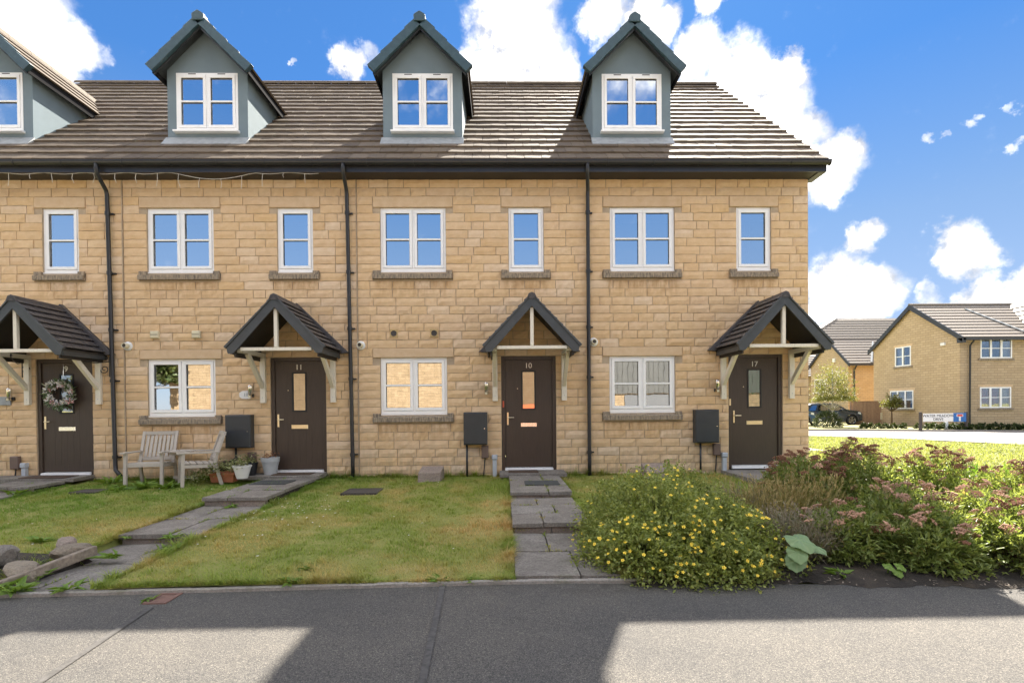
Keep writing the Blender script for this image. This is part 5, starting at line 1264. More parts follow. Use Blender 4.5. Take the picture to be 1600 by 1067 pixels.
# ------------------------------------------------------------------ parked cars
def car(x, y, z, L, Hh, paint, label, rot=0.0, low=False):
    """car facing +x before rotation, x,y = its middle"""
    e = empty('parked_car', (x, y, z), label, 'car', 'cars parked by the far houses')
    Wd = .90; rw = .35
    top = [(-.5, .62), (-.497, .86), (-.47, 1.0), (-.40, 1.42), (-.34, Hh - .06), (-.22, Hh), (.02, Hh - .01), (.10, Hh - .08), (.235, 1.12), (.30, 1.07), (.42, 1.0), (.47, .93), (.497, .78), (.5, .55)]
    P = [(u * L, h) for u, h in top]; ax = (-.30 * L, .31 * L)
    # side outline with wheel arches
    bot = [(.5 * L, .34), (ax[1] + .44, .26)] + [(ax[1] + .42 * math.cos(a), .35 + .42 * math.sin(a)) for a in np.linspace(.0, math.pi, 9)] + [(ax[1] - .44, .24), (ax[0] + .44, .24)] + [(ax[0] + .42 * math.cos(a), .35 + .42 * math.sin(a)) for a in np.linspace(0, math.pi, 9)] + [(ax[0] - .44, .28), (-.5 * L, .36)]
    out = P + bot
    def inset(h): return Wd - (.0 if h < .95 else .20 * (h - .95) / (Hh - .95))
    vs = []; n = len(out)
    for s in (-1, 1):
        for (a, h) in out: vs.append((a, s * inset(h) * (.93 if abs(a) > .46 * L else 1), h))
    fs = [tuple(range(n)), tuple(range(n, 2 * n))[::-1]] + [(i, i + n, (i + 1) % n + n, (i + 1) % n) for i in range(n)]
    c, s_ = math.cos(rot), math.sin(rot)
    def X(mb):
        mb.v = [(x + a * c - b * s_, y + a * s_ + b * c, z + h) for a, b, h in mb.v]; return mb
    body = part('body', X(MB().add(vs, fs)), paint, e, bevel=.03)
    for s in (-1, 1):
        yy = lambda h: s * (inset(h) + .006)
        pts = [(-.37 * L, 1.02), (-.315 * L, Hh - .16), (-.06 * L, Hh - .12), (-.06 * L, 1.02)]
        for pts in ([(-.40 * L, 1.05), (-.32 * L, Hh - .17), (-.07 * L, Hh - .12), (-.07 * L, 1.03)], [(-.055 * L, 1.03), (-.055 * L, Hh - .12), (.055 * L, Hh - .14), (.19 * L, 1.08)]):
            part('side_window', X(MB().add([(a, yy(h), h) for a, h in pts], [(0, 1, 2, 3)])), m_carglass, e)
        for axx in ax:
            w_ = part('wheel', X(MB().lathe([(.22, -.10), (rw - .03, -.11), (rw, -.07), (rw, .07), (rw - .03, .11), (.22, .10)], (axx, s * (Wd - .10), rw), 26, 'y')), m_tyre, e, smooth=True)
            rim = MB(); yo = s * (Wd + .004)
            rim.lathe([(.225, 0), (.245, s * .012), (.245, -s * .05)], (axx, yo, rw), 26, 'y'); rim.lathe([(0, .012 * s), (.05, .01 * s), (.055, -.03 * s)], (axx, yo, rw), 12, 'y')
            for k in range(5):
                a = k * 2 * math.pi / 5 + .3
                for da in (-.13, .13): rim.beam((axx + .04 * math.cos(a), yo, rw + .04 * math.sin(a)), (axx + .235 * math.cos(a + da), yo, rw + .235 * math.sin(a + da)), .03, .035, (0, 1, 0))
            part('rim', X(rim), m_alloy, w_)
            arch = MB(); pr = [(axx + .43 * math.cos(a), rw + .43 * math.sin(a)) for a in np.linspace(-.1, math.pi + .1, 12)]; pr2 = [(axx + .49 * math.cos(a), rw + .49 * math.sin(a)) for a in np.linspace(-.1, math.pi + .1, 12)]
            for i in range(11): arch.quad((pr[i][0], s * (Wd + .012), pr[i][1]), (pr[i + 1][0], s * (Wd + .012), pr[i + 1][1]), (pr2[i + 1][0], s * (Wd + .006), pr2[i + 1][1]), (pr2[i][0], s * (Wd + .006), pr2[i][1]))
            part('wheel_arch', X(arch), m_trim, e)
        part('sill_trim', X(MB().box(ax[0] + .45, ax[1] - .45, *sorted((s * (Wd - .02), s * (Wd + .012))), .25, .38)), m_trim, e)
        part('headlight', X(MB().hexa([(.425 * L, s * .58, .80), (.485 * L, s * .50, .76), (.47 * L, s * .86, .76), (.42 * L, s * .885, .80), (.425 * L, s * .58, .92), (.470 * L, s * .50, .90), (.462 * L, s * .86, .90), (.42 * L, s * .885, .93)])), m_lamp, e)
        part('tail_light', X(MB().box(-.503 * L, -.47 * L, *sorted((s * .62, s * .86)), .82, .98)), m_signr, e)
        part('mirror', X(MB().box(.13 * L, .165 * L, *sorted((s * .90, s * 1.06)), 1.02, 1.16)), paint, e, bevel=.02)
        part('door_line', X(MB().box(-.062 * L, -.058 * L, *sorted((s * (Wd - .01), s * (Wd + .003))), .40, .98)), m_gasket, e)
        part('door_handle', X(MB().box(-.20 * L, -.15 * L, *sorted((s * (Wd - .01), s * (Wd + .02))), .90, .925)), paint, e)
    part('windscreen', X(MB().add([(.11 * L, -.66, Hh - .09), (.232 * L, -.80, 1.14), (.232 * L, .80, 1.14), (.11 * L, .66, Hh - .09)], [(3, 2, 1, 0)] if False else [(0, 1, 2, 3)])), m_carglass, e)
    bpy.context.view_layer.update()
    part('front_bumper', X(MB().box(.49 * L, .508 * L, -.75, .75, .33, .60)), m_trim, e, bevel=.02)
    part('number_plate', X(MB().box(.508 * L, .513 * L, -.26, .26, .42, .53)), m_signw, e)
    # raise windscreen a touch off the body
    return e
car(23.15, 27.2, G, 4.3, 1.58, m_car, 'dark blue grey car parked nose out beside the brown fence')
car(19.6, 26.9, G, 4.3, 1.55, m_car2, 'blue car mostly hidden by the end house and the birch', rot=R(-8))
# ------------------------------------------------------------------ street name sign
def sign():
    e = empty('street_sign', (22.95, 17.1, G), 'low street name board reading WATER MEADOW DRIVE on two dark posts', 'street sign')
    for x in (21.75, 24.17): part('post', MB().box(x - .055, x + .055, 17.03, 17.14, G, .68), m_post, e, bevel=.008)
    b = part('sign_board', MB().box(21.83, 23.42, 17.0, 17.03, .18, .60), m_signw, e, bevel=.005)
    lettering('WATER MEADOW', .200, (22.62, 16.996, .475), m_ink, b, 'lettering', .002)
    lettering('DRIVE', .200, (22.62, 16.996, .295), m_ink, b, 'lettering', .002)
    bb = part('no_through_panel', MB().box(23.425, 24.10, 17.0, 17.03, .16, .62), m_signb, e, bevel=.005)
    part('road_mark', MB().box(23.71, 23.81, 16.994, 16.999, .20, .44), m_signw, bb); part('bar_mark', MB().box(23.62, 23.90, 16.992, 16.997, .44, .54), m_signr, bb)
    part('bar_edge', MB().box(23.59, 23.93, 16.9935, 16.998, .425, .555), m_signw, bb)
sign()
single('marker_post', MB().box(23.28, 23.42, 17.3, 17.38, G, .15), m_greypl, (23.35, 17.34, G), 'short grey marker post under the street name board', 'marker post', bevel=.01)
# ------------------------------------------------------------------ street opposite (behind the camera; shows in the window glass)
sheet('bounce_pavement', [-60, -20, 0, 20, 60], [-22.5, -11.5], lambda x, y: -.27, m_bouncepave)
e = empty('opposite_house', (-8, -22, -.3), 'long sunlit stone house across the street, seen only as a reflection in the windows', 'house')
g = MB(); ops = [(-15.5, -14.3, 1.0, 2.1), (-11.6, -10.4, 1.0, 2.1), (.4, 1.3, -.3, 1.2)]
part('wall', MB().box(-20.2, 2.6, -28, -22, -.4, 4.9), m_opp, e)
for a, b, c, d in ops[:2]: part('window', MB().box(a, b, -22.0, -21.95, c, d), m_upvc, e); 
for a, b, c, d in ops[:2]: part('pane', MB().box(a + .08, b - .08, -21.95, -21.94, c + .08, d - .08), m_glass, e)
part('garage_door', MB().box(.0, 2.2, -22.0, -21.94, -.3, 1.25), m_orange, e)
stepped_roof(e, (-20.5, -21.6, 4.85), (2.9, -21.6, 4.85), (-20.5, -25, 7.2), (2.9, -25, 7.2), 10, m_far_tile)
stepped_roof(e, (-20.5, -28.4, 4.85), (2.9, -28.4, 4.85), (-20.5, -25, 7.2), (2.9, -25, 7.2), 10, m_far_tile)
e = empty('workshop', (10, -22, -.3), 'ribbed grey workshop across the street, seen only as a reflection in the windows', 'workshop')
mb = MB(); x = 3.5
while x < 19: mb.hexa([(x, -21.96, 1.9), (x + .12, -22.05, 1.9), (x + .24, -22.05, 1.9), (x + .30, -21.96, 1.9), (x, -21.96, 5.2), (x + .12, -22.05, 5.2), (x + .24, -22.05, 5.2), (x + .30, -21.96, 5.2)]); x += .32
tag(part('cladding', mb, m_corr, e), kind='stuff'); part('wall', MB().box(3.4, 19.2, -30, -22.06, -.4, 5.1), m_opp, e)
part('shutter', MB().box(7.5, 11.5, -22.05, -21.98, -.3, 1.8), m_trim, e)
# ------------------------------------------------------------------ planting
def leaf_obj(name, parts_, mat, parent=None, loc=(0, 0, 0), smooth=False):
    V, F, T = merge(parts_); o = Vector(root_off(parent)) if parent else Vector(loc)
    me = npmesh(name, V - np.array(o), F, T); ob = link(name, me, mat, parent, (0, 0, 0) if parent else loc)
    if not parent: ROOT[ob.name] = tuple(loc)
    return ob
def sph(n, zmin=-1):
    v = nrm(nrng.normal(size=(n * 3, 3))); v = v[v[:, 2] > zmin][:n]; return v
def bush(c, rad, shoots, per, leafL, leafW, spread=.5, zmin=-.15, base_frac=.45, lump=.18, tip_up=.3, inner=.35, tb=(0, 1), droop=0., fold=.2, top_cap=None, jit=.05):
    """leafy shoots from the base out to a lumpy ellipsoid: returns leaves, tips, shoot polylines"""
    c = np.array(c, float); rad = np.array(rad, float); d = sph(shoots, zmin); shoots = len(d)
    ph = nrng.uniform(0, 6.28, (5, 3)); lum = sum(np.sin(d @ (nrng.normal(0, 3.2, 3)) + ph[i, 0]) for i in range(5)) / 5
    rr_ = (1 + lump * lum * 1.6 + nrng.normal(0, .05, shoots))[:, None]
    tip = c + d * rad * rr_; tip[:, 2] = np.maximum(tip[:, 2], c[2] - rad[2] * .1 + .02)
    b = c + d * rad * np.array([base_frac * .6, base_frac * .6, .15]); b[:, 2] = np.minimum(b[:, 2], tip[:, 2] - .04)
    t = np.sort(nrng.uniform(inner, 1.0, (shoots, per)), 1)[:, :, None]
    P = b[:, None] * (1 - t) + tip[:, None] * t + np.array([0, 0, 1.0]) * (t * (1 - t) * rad[2] * .35)
    P = P + nrng.normal(0, jit, P.shape) * .5
    D = (tip - b)[:, None] / np.linalg.norm(tip - b, axis=1)[:, None, None] * .6 + nrng.normal(0, spread, P.shape) + np.array([0, 0, tip_up])
    tint0 = np.clip(nrng.normal(.42, .16, (shoots, 1)) + nrng.normal(0, .16, (shoots, per)), 0, 1) * (tb[1] - tb[0]) + tb[0]
    n = shoots * per; P = P.reshape(-1, 3); D = D.reshape(-1, 3)
    keep = P[:, 2] > -.6
    L = nrng.uniform(.7, 1.25, n) * leafL; Wd = nrng.uniform(.75, 1.2, n) * leafW
    return leaves(P[keep], D[keep], L[keep], Wd[keep], tint0.reshape(-1)[keep], fold=fold, droop=droop), tip, b, d
def stems(mb, b, tip, rad, k, r0=.006):
    idx = nrng.choice(len(b), min(k, len(b)), replace=False)
    for i in idx:
        m_ = (b[i] + tip[i]) / 2 + np.array([0, 0, rad * .09]); mb.tube([b[i] - np.array([0, 0, .1]), m_, tip[i] * .97 + b[i] * .03], [r0, r0 * .7, r0 * .35], 5, cap=False)
    return mb

# --- lawn grass: real blades, one countless mass
def on_path(x, y):
    return ((x > .075) & (x < .96) & (y < .05)) | ((x > -4.07) & (x < -3.19)) | ((x > -8.29) & (x < -7.41)) | ((x > -4.6) & (x < -4.05) & (y > -.46)) | ((x > -.08) & (x < 1.09) & (y > -.5)) | ((x > -3.2) & (x < -3.165) & (y > -.46)) | ((x > -8.9) & (x < -7.3) & (y > -.46)) | ((x > 3.94) & (x < 6.4) & (y > -1.24)) | ((np.abs(x + 2.19) < .25) & (np.abs(y + 1.30) < .22)) | ((np.abs(x + 6.5) < .18) & (np.abs(y + 1.12) < .14))
GZ = np.vectorize(ground_z); KY = np.vectorize(kerb_y)
def blades(n, x0, x1, y0, y1, h0, h1, wd, mask=None, name='grass', mat=None, lean=.5, zoff=-.01, clump=True, edge=True):
    x = nrng.uniform(x0, x1, n); y = nrng.uniform(y0, y1, n)
    if mask is not None: k = mask(x, y); x, y = x[k], y[k]
    n = len(x); z = GZ(x, y) + zoff
    cl = .5 + .5 * np.sin(x * 5.1 + np.sin(y * 4.3) * 1.7) * np.sin(y * 6.2 + np.cos(x * 3.1) * 1.9) if clump else .5
    tf = np.clip(np.sin(x * 13.7 + np.sin(y * 9.1) * 2.2) * np.sin(y * 15.3 + np.cos(x * 8.3) * 2.0) - .45, 0, 1) * 2.2 if clump else 0
    hh = nrng.uniform(h0, h1, n) * (.6 + .6 * cl + tf)
    a = nrng.uniform(0, 6.283, n); le = np.abs(nrng.normal(lean, .3, n))
    D = np.stack([np.cos(a) * le, np.sin(a) * le, np.ones(n)], 1); D = nrm(D)
    s = np.stack([-np.sin(a), np.cos(a), np.zeros(n)], 1) * (wd * nrng.uniform(.7, 1.3, n))[:, None] / 2
    P = np.stack([x, y, z], 1); m_ = P + D * (hh * .55)[:, None]; tip = P + D * hh[:, None] + np.stack([np.cos(a), np.sin(a), -.35 * np.ones(n)], 1) * (hh * .3)[:, None]
    V = np.stack([P - s, P + s, m_ + s * .75, m_ - s * .75, tip], 1).reshape(-1, 3); i = np.arange(n) * 5
    F = np.concatenate([np.stack([i, i + 1, i + 2], 1), np.stack([i, i + 2, i + 3], 1), np.stack([i + 3, i + 2, i + 4], 1)])
    t = np.clip(nrng.normal(.42, .2, n) + .15 * (cl - .5), 0, 1)
    return V, F, np.repeat(t, 5)
def lawn_mask(x, y): return (~on_path(x, y)) & (y > KY(x) + .003) & ~((x > 2.2) & (y < -4.3))
ps = [blades(260000, -7.2, 2.2, -5.4, -.01, .022, .055, .0055, lawn_mask), blades(34000, -9.6, -7.2, -4.5, -.01, .025, .06, .007, lawn_mask), blades(60000, 2.2, 6.1, -4.4, -.01, .03, .07, .006, lawn_mask)]
# longer growth along walls, path edges and the street edge
def near_edge(x, y):
    e = (y > -.10) & ((x < -.1) | (x > 1.1)) | (np.abs(x - .04) < .05) | (np.abs(x - .99) < .04) | (np.abs(x + 4.10) < .05) | (np.abs(x + 3.15) < .05) | (y < KY(x) + .09)
    return e & lawn_mask(x, y)
ps.append(blades(150000, -7.2, 3.6, -5.35, -.005, .04, .10, .006, near_edge, lean=.7))
jx = []
for (a, b, z) in JOINTS:
    if b[1] < -5.4: continue
    n = int(130 * math.dist(a, b)); t = nrng.random(n); keep = (np.sin(t * 9 + a[0] * 7 + a[1] * 5) > nrng.uniform(-.2, 1.0, n)); t = t[keep]; n = len(t)
    if not n: continue
    P = np.stack([a[0] + (b[0] - a[0]) * t + nrng.normal(0, .008, n), a[1] + (b[1] - a[1]) * t + nrng.normal(0, .008, n), np.full(n, z - .012)], 1)
    jx.append(leaves(P, np.stack([nrng.normal(0, .6, n), nrng.normal(0, .6, n), np.ones(n)], 1), nrng.uniform(.02, .055, n), .007, nrng.uniform(.1, .8, n), droop=.2))
ps += jx
for xe in (.045, .985, -4.085, -3.175, -8.31, -7.39):
    ps.append(blades(5200, xe - .035, xe + .035, -5.2, -.45, .035, .085, .006, lambda x, y: y > KY(x) + .01, lean=.8))
ps.append(blades(9000, -9.2, 3.4, -.07, -.004, .05, .13, .007, lawn_mask, lean=.6))
xk = nrng.uniform(-5.2, .1, 9000); 
ps.append(blades(26000, -5.2, 1.0, -5.40, -5.05, .03, .075, .006, lambda x, y: (y < KY(x) + .05) & (y > KY(x) - .008) & ~((x > .083) & (x < .95)) & ~((x > -4.06) & (x < -3.2)), lean=.9, zoff=-.004))
g_ = leaf_obj('grass', ps, m_grass); tag(g_, kind='stuff')
vm = lambda x, y: ~((x > 6.6) & (x < 9.9) & (y > 5.7) & (y < 8.0)) & (y < np.where(x < 14.1, 14.0 + (14.1 - x) * .45, np.where(x < 16.4, 14.2 - (x - 14.1) * .95, 12.0 - (x - 16.4) * 3.6)) - .1) & (x < 18.2)
v_ = leaf_obj('grass', [blades(90000, 5.6, 18.4, .05, 16.5, .05, .10, .020, vm, zoff=-.005), blades(42000, 5.0, 12, -5.0, .05, .04, .09, .009, lambda x, y: ~on_path(x, y) & (x > 6.2) & (y > -4.8), zoff=-.015)], m_vgrass); tag(v_, kind='stuff')
# strip in front of the far house
fv = MB().add([(16.5, 20.2, -.30), (18, 18.75, -.28), (22, 17.35, -.27), (25.7, 15.7, -.26), (34, 12.4, -.25), (46, 12, -.25), (46, 20.3, -.3), (26.7, 20.3, -.3), (26.7, 26.5, -.31), (22.5, 24.9, -.31)], [tuple(range(10))])
single('front_verge', fv, m_verge_g, (26, 18, -.3), kind='structure')
# --- daisies scattered on the lawn
mb = MB(); rr = random.Random(8)
for q in range(90):
    if q < 55: x, y = rr.gauss(-2.75, .35), rr.gauss(-2.9, .5)
    else: x, y = rr.uniform(-6.5, -.4), rr.uniform(-4.8, -.8)
    if on_path(np.array([x]), np.array([y]))[0]: continue
    z = ground_z(x, y) + rr.uniform(.03, .05); r_ = rr.uniform(.007, .012)
    mb.add([(x + r_ * math.cos(a), y + r_ * math.sin(a), z + rr.uniform(-.002, .002)) for a in [k * math.pi / 4 for k in range(8)]], [tuple(range(8))])
tag(single('daisies', mb, m_daisy, (0, 0, 0)), kind='stuff')
# --- weeds: rosettes of toothed leaves
def weed(x, y, z, R_, n, label, mat=m_weed, up=.55, wd=.28, name='weed', grp='weeds along the edges'):
    e = empty(name, (x, y, z), label, 'weed', grp)
    a = nrng.uniform(0, 6.283, n); el = nrng.uniform(.15, up + .3, n)
    D = np.stack([np.cos(a), np.sin(a), el], 1); P = np.tile([x, y, z], (n, 1)) + nrng.normal(0, R_ * .18, (n, 3)) * np.array([1, 1, .1])
    L = nrng.uniform(.55, 1.1, n) * R_
    leaf_obj('leaves', [leaves(P, D, L, L * wd, nrng.uniform(.1, .9, n), droop=.25, fold=.25)], mat, e)
    return e
WE = [(-3.75, -5.28, .16, 26, 'dandelion clump at the street edge of the left path'), (-3.35, -5.26, .13, 22, 'low weed on the edging in the middle of the left path foot'), (-3.93, -5.22, .16, 22, 'leafy weed beside the end of the old timber edging'),
      (-3.62, -4.5, .15, 20, 'bright weed growing where timber edging meets the path'), (-3.86, -4.95, .12, 16, 'weed sprouting over the timber edging below the rocks'), (-2.66, -5.42, .075, 16, 'small straggly weed in the asphalt beside the rusty cover'),
      (-1.68, -5.20, .10, 22, 'dandelion with seed head on the edging before the lawn'), (-.52, -5.14, .11, 22, 'weed on the edging near the tar seam'), (-.25, -5.15, .09, 16, 'flat weed on the edging close to path 10'),
      (-3.45, -3.88, .11, 26, 'feathery weed at the lower riser of the left path'), (-3.62, -2.42, .10, 22, 'green weed at the upper riser of the left path'), (-3.95, -3.86, .07, 12, 'small weed in the corner of the lower left riser'),
      (-5.75, -.95, .22, 40, 'broad docks in front of the wooden chairs'), (-5.35, -1.0, .22, 36, 'leafy docks by the feet of the right wooden chair'), (-6.1, -1.05, .18, 26, 'green docks under the left wooden chair'), (-6.75, -.35, .22, 30, 'ferny weed by the step of the wreathed door'),
      (-7.5, -1.25, .2, 30, 'fern leaning over the left step'), (-3.1, -.55, .15, 20, 'tall grassy weed right of door 11'), (-2.66, -.2, .16, 24, 'weed climbing the foot of the middle drainpipe'), (-3.2, -4.35, .14, 24, 'spreading weed on the lawn edge beside the lowest slabs'), (-1.7, -4.9, .09, 14, 'dark weed in the lawn above the edging'), (-4.8, -3.9, .16, 26, 'bright leafy patch in the left lawn above the rocks'), (-4.3, -4.25, .13, 20, 'weed between the rocks and the lawn')]
for (x, y, R_, n, lab) in WE: weed(x, y, (ground_z(x, max(y, kerb_y(x))) if y > kerb_y(x) - .03 else -.285), R_, n, lab, up=.75 if R_ > .15 else .5)
# --- rocks and old timber edging at the left
def rock(c, s, seed, label, m=m_rock):
    r = random.Random(seed); bm = bmesh.new(); bmesh.ops.create_icosphere(bm, subdivisions=3, radius=1)
    ph = [Vector((r.gauss(0, 1), r.gauss(0, 1), r.gauss(0, 1))).normalized() for _ in range(9)]; dd = [r.uniform(.62, .9) for _ in ph]
    for v in bm.verts:
        d = v.co.normalized(); k = 1
        for p, q in zip(ph, dd):
            t = d.dot(p)
            if t > 0: k = min(k, q / max(t, .01))
        k *= 1 + .02 * r.gauss(0, 1); v.co = Vector((d.x * s[0], d.y * s[1], d.z * s[2])) * min(k, 1.1)
    me = bpy.data.meshes.new('rock'); bm.to_mesh(me); bm.free()
    o = link('rock', me, m, None, c, smooth=False); ROOT[o.name] = tuple(c)
    o.rotation_euler = (r.uniform(-.2, .2), r.uniform(-.2, .2), r.uniform(0, 3)); tag(o, label, 'rock', 'rocks edging the left lawn')
rock((-4.04, -4.92, -.22), (.24, .14, .10), 1, 'large brown rock behind the timber edging'); rock((-3.95, -4.52, -.17), (.20, .13, .075), 2, 'flat topped rock uphill of the largest one')
rock((-4.43, -4.72, -.14), (.16, .14, .10), 3, 'pale grey rock at the far left edge', m_slab); rock((-4.28, -5.02, -.22), (.10, .08, .08), 4, 'small dark rock between the grey and brown ones', m_slab); rock((-4.18, -4.32, -.14), (.13, .08, .07), 5, 'low reddish stone behind the rocks', m_riser); rock((-4.55, -5.05, -.22), (.12, .1, .09), 6, 'stone at the street end of the rocks', m_rock)
single('timber_edging', MB().beam((-3.93, -5.22, -.235), (-3.80, -4.45, -.165), .055, .085), m_sleeper, (-3.87, -4.85, -.2), 'old grey timber edging board beside the left path', 'edging board', bevel=.008)
single('soil', MB().hexa([(-5.2, -5.28, -.33), (-3.9, -5.24, -.33), (-3.85, -4.4, -.3), (-5.0, -4.2, -.3), (-5.2, -5.26, -.262), (-3.95, -5.22, -.258), (-3.9, -4.45, -.215), (-4.9, -4.3, -.205)]), m_soil, (-4.5, -4.8, -.28), kind='structure')
# bed soil at the street side right of the path
mb = MB(); xs = np.linspace(1.0, 9.2, 240); r5 = random.Random(21); vv = [0, .25, .5, .75, 1.0]; n_ = len(xs); ed = []
for x in xs: ed.append(kerb_y(x) - .05 - .03 * math.sin(x * 2.3) - .03 * math.sin(x * 7.1) - .018 * math.sin(x * 23) - r5.uniform(0, .022) - .0)
for t in vv:
    for x, y0 in zip(xs, ed):
        y = y0 + (-3.2 - y0) * t; z = road_z((x, y0)) + .003 if t == 0 else -.262 + .075 * t + r5.uniform(-.006, .006); mb.v.append((x, y if t in (0, 1) else y0 + (.16 + (t - .25) * 2.2 if t < 1 else 0) * 1.0 if t < .8 else y, z))
mb.f = [(j * n_ + i, j * n_ + i + 1, (j + 1) * n_ + i + 1, (j + 1) * n_ + i) for j in range(len(vv) - 1) for i in range(n_ - 1)]
single('soil', mb, m_soil, (4, -4.5, -.2), kind='structure', smooth=True)

# --- yellow shrubby cinquefoil
def cinquefoil():
    e = empty('flowering_shrub', (1.68, -4.1, -.25), 'rounded green shrub dotted with yellow flowers beside path 10', 'shrub')
    lv = []; tips = []; sm = MB()
    for (c, rd, n) in (((1.46, -4.25, -.22), (.80, 1.02, .66), 1350), ((2.02, -4.45, -.24), (.60, .82, .50), 800), ((1.20, -4.72, -.27), (.58, .66, .44), 700), ((1.95, -3.7, -.2), (.55, .65, .68), 380), ((1.72, -4.95, -.29), (.62, .46, .34), 520)):
        l, tp, b, d = bush(c, rd, n, 15, .034, .023, spread=.8, zmin=-.18, lump=.15, inner=.45, jit=.04)
        lv.append(l); tips.append(np.concatenate([tp, d], 1)); stems(sm, b, tp, rd[2], 60, .004)
    leaf_obj('foliage', lv, m_potleaf, e); part('stems', sm, m_bark, e)
    tp = np.concatenate(tips); camv = np.array([0, -9.25, 1.1])
    pet = MB()
    for k in range(5):
        a = k * 2 * math.pi / 5; da = .52
        pet.add([(0, 0, .0015), (.011 * math.cos(a - da), .011 * math.sin(a - da), .003), (.0165 * math.cos(a - .22), .0165 * math.sin(a - .22), .0045), (.0165 * math.cos(a + .22), .0165 * math.sin(a + .22), .0045), (.011 * math.cos(a + da), .011 * math.sin(a + da), .003)], [(0, 1, 2, 3, 4)])
    pm = pet.mesh('flower'); pm.materials.append(m_yellow); cmesh = MB().lathe([(.0045, .002), (.004, .006), (0, .007)], (0, 0, 0), 8).mesh('flower_centre'); cmesh.materials.append(m_centre)
    inside = lambda p: any((((p - np.array(c)) / np.array(r_)) ** 2).sum() < .80 for c, r_ in (((1.46, -4.25, -.22), (.80, 1.02, .70)), ((2.02, -4.45, -.24), (.60, .82, .52)), ((1.20, -4.72, -.27), (.58, .66, .44)), ((1.95, -3.7, -.2), (.55, .65, .68)), ((1.72, -4.95, -.29), (.62, .46, .34))))
    idx = nrng.permutation(len(tp)); cnt = 0
    for i in idx:
        p, d = tp[i, :3], tp[i, 3:]
        v = camv - p; v = v / np.linalg.norm(v)
        if d @ v < .05 or inside(p) or p[2] < -.18: continue
        o = bpy.data.objects.new('flower', pm); COL.objects.link(o); o.parent = e
        dirv_ = Vector(d * .7 + v * .35 + nrng.normal(0, .3, 3) + np.array([0, 0, .45])).normalized()
        o.location = Vector(p + d * .015) - root_off(e); o.rotation_euler = dirv_.to_track_quat('Z', 'Y').to_euler(); s = nrng.uniform(.72, 1.05); o.scale = (s, s, s)
        c = bpy.data.objects.new('flower_centre', cmesh); COL.objects.link(c); c.parent = o
        cnt += 1
        if cnt >= 185: break
cinquefoil()
# --- spiraea shrubs with brown and pink flower heads
hm = MB(); r = random.Random(2)
for q in range(26):
    a, rad = r.uniform(0, 6.28), .036 * math.sqrt(r.random()); zz = .010 - 6 * rad * rad + r.uniform(-.004, .004); s = r.uniform(.005, .009); x, y = rad * math.cos(a), rad * math.sin(a)
    hm.add([(x + s, y, zz), (x - s * .5, y + s * .87, zz), (x - s * .5, y - s * .87, zz), (x, y, zz + s * 1.1), (x, y, zz - s)], [(0, 1, 3), (1, 2, 3), (2, 0, 3), (1, 0, 4), (2, 1, 4), (0, 2, 4)])
for q in range(7):
    a = q * .9; hm.add([(0, 0, -.045), (.03 * math.cos(a), .03 * math.sin(a), .004), (.03 * math.cos(a + .1), .03 * math.sin(a + .1), .004)], [(0, 1, 2)])
HEADS = []
for m in (m_pink, m_rust): me = hm.mesh('flower_head'); me.materials.append(m); HEADS.append(me)
def spiraea(c, rd, n, label, heads, rust=.5, tilt=0):
    e = empty('spiraea_shrub', c, label, 'shrub', 'spiraea shrubs in the street bed')
    l, tp, b, d = bush(c, rd, n, 15, .062, .019, spread=.45, zmin=.02, lump=.16, inner=.35, tip_up=.1, droop=.12, jit=.03)
    leaf_obj('foliage', [l], m_spileaf, e); part('stems', stems(MB(), b, tp, rd[2], 70, .0035), m_bark, e)
    order = np.argsort(-(tp[:, 2] + nrng.normal(0, .16, len(tp))))
    for i in order[:int(heads * 1.7)]:
        me = HEADS[1] if nrng.random() < rust else HEADS[0]
        o = bpy.data.objects.new('flower_head', me); COL.objects.link(o); o.parent = e
        s = nrng.uniform(.9, 1.75); o.scale = (s, s, s * .9); o.location = Vector(tp[i] + np.array([0, 0, .03]) + d[i] * .02) - Vector(c)
        o.rotation_euler = (nrng.normal(0, .35), nrng.normal(0, .35), nrng.uniform(0, 6))
SP = [((3.02, -4.62, -.25), (.44, .50, .44), 320, 'low spiraea at the street edge beside the lavender', 8, .2), ((3.70, -4.58, -.25), (.54, .56, .60), 480, 'dense green spiraea at the street edge with drooping pink heads', 16, .2), ((4.42, -4.62, -.26), (.54, .58, .54), 460, 'street side spiraea at the right with pale pink heads', 18, .2),
      ((5.15, -4.55, -.26), (.56, .56, .60), 380, 'spiraea at the far right of the street bed', 18, .3), ((3.45, -3.30, -.18), (.52, .5, .66), 380, 'tall spiraea with dark rusty heads in the second row', 34, .85), ((4.25, -3.35, -.18), (.52, .5, .73), 400, 'tall spiraea with the darkest seed heads above the grass', 40, .85),
      ((5.05, -3.30, -.18), (.5, .5, .68), 330, 'sunlit spiraea in the second row with brown heads', 34, .7), ((5.85, -3.5, -.2), (.5, .5, .64), 280, 'sunlit spiraea near the right edge of the picture', 26, .6), ((4.35, -2.4, -.15), (.48, .45, .55), 230, 'spiraea behind the others with sparse dark heads near the end wall', 26, .95), ((6.6, -3.9, -.2), (.5, .6, .7), 220, 'spiraea beyond the others at the right', 18, .5), ((3.62, -5.0, -.27), (.42, .34, .44), 260, 'low spiraea overhanging the tarmac in the middle of the bed', 12, .2), ((4.35, -5.05, -.27), (.45, .34, .46), 260, 'low spiraea overhanging the tarmac at the right of the bed', 14, .2)]
for s in SP: spiraea(*s)
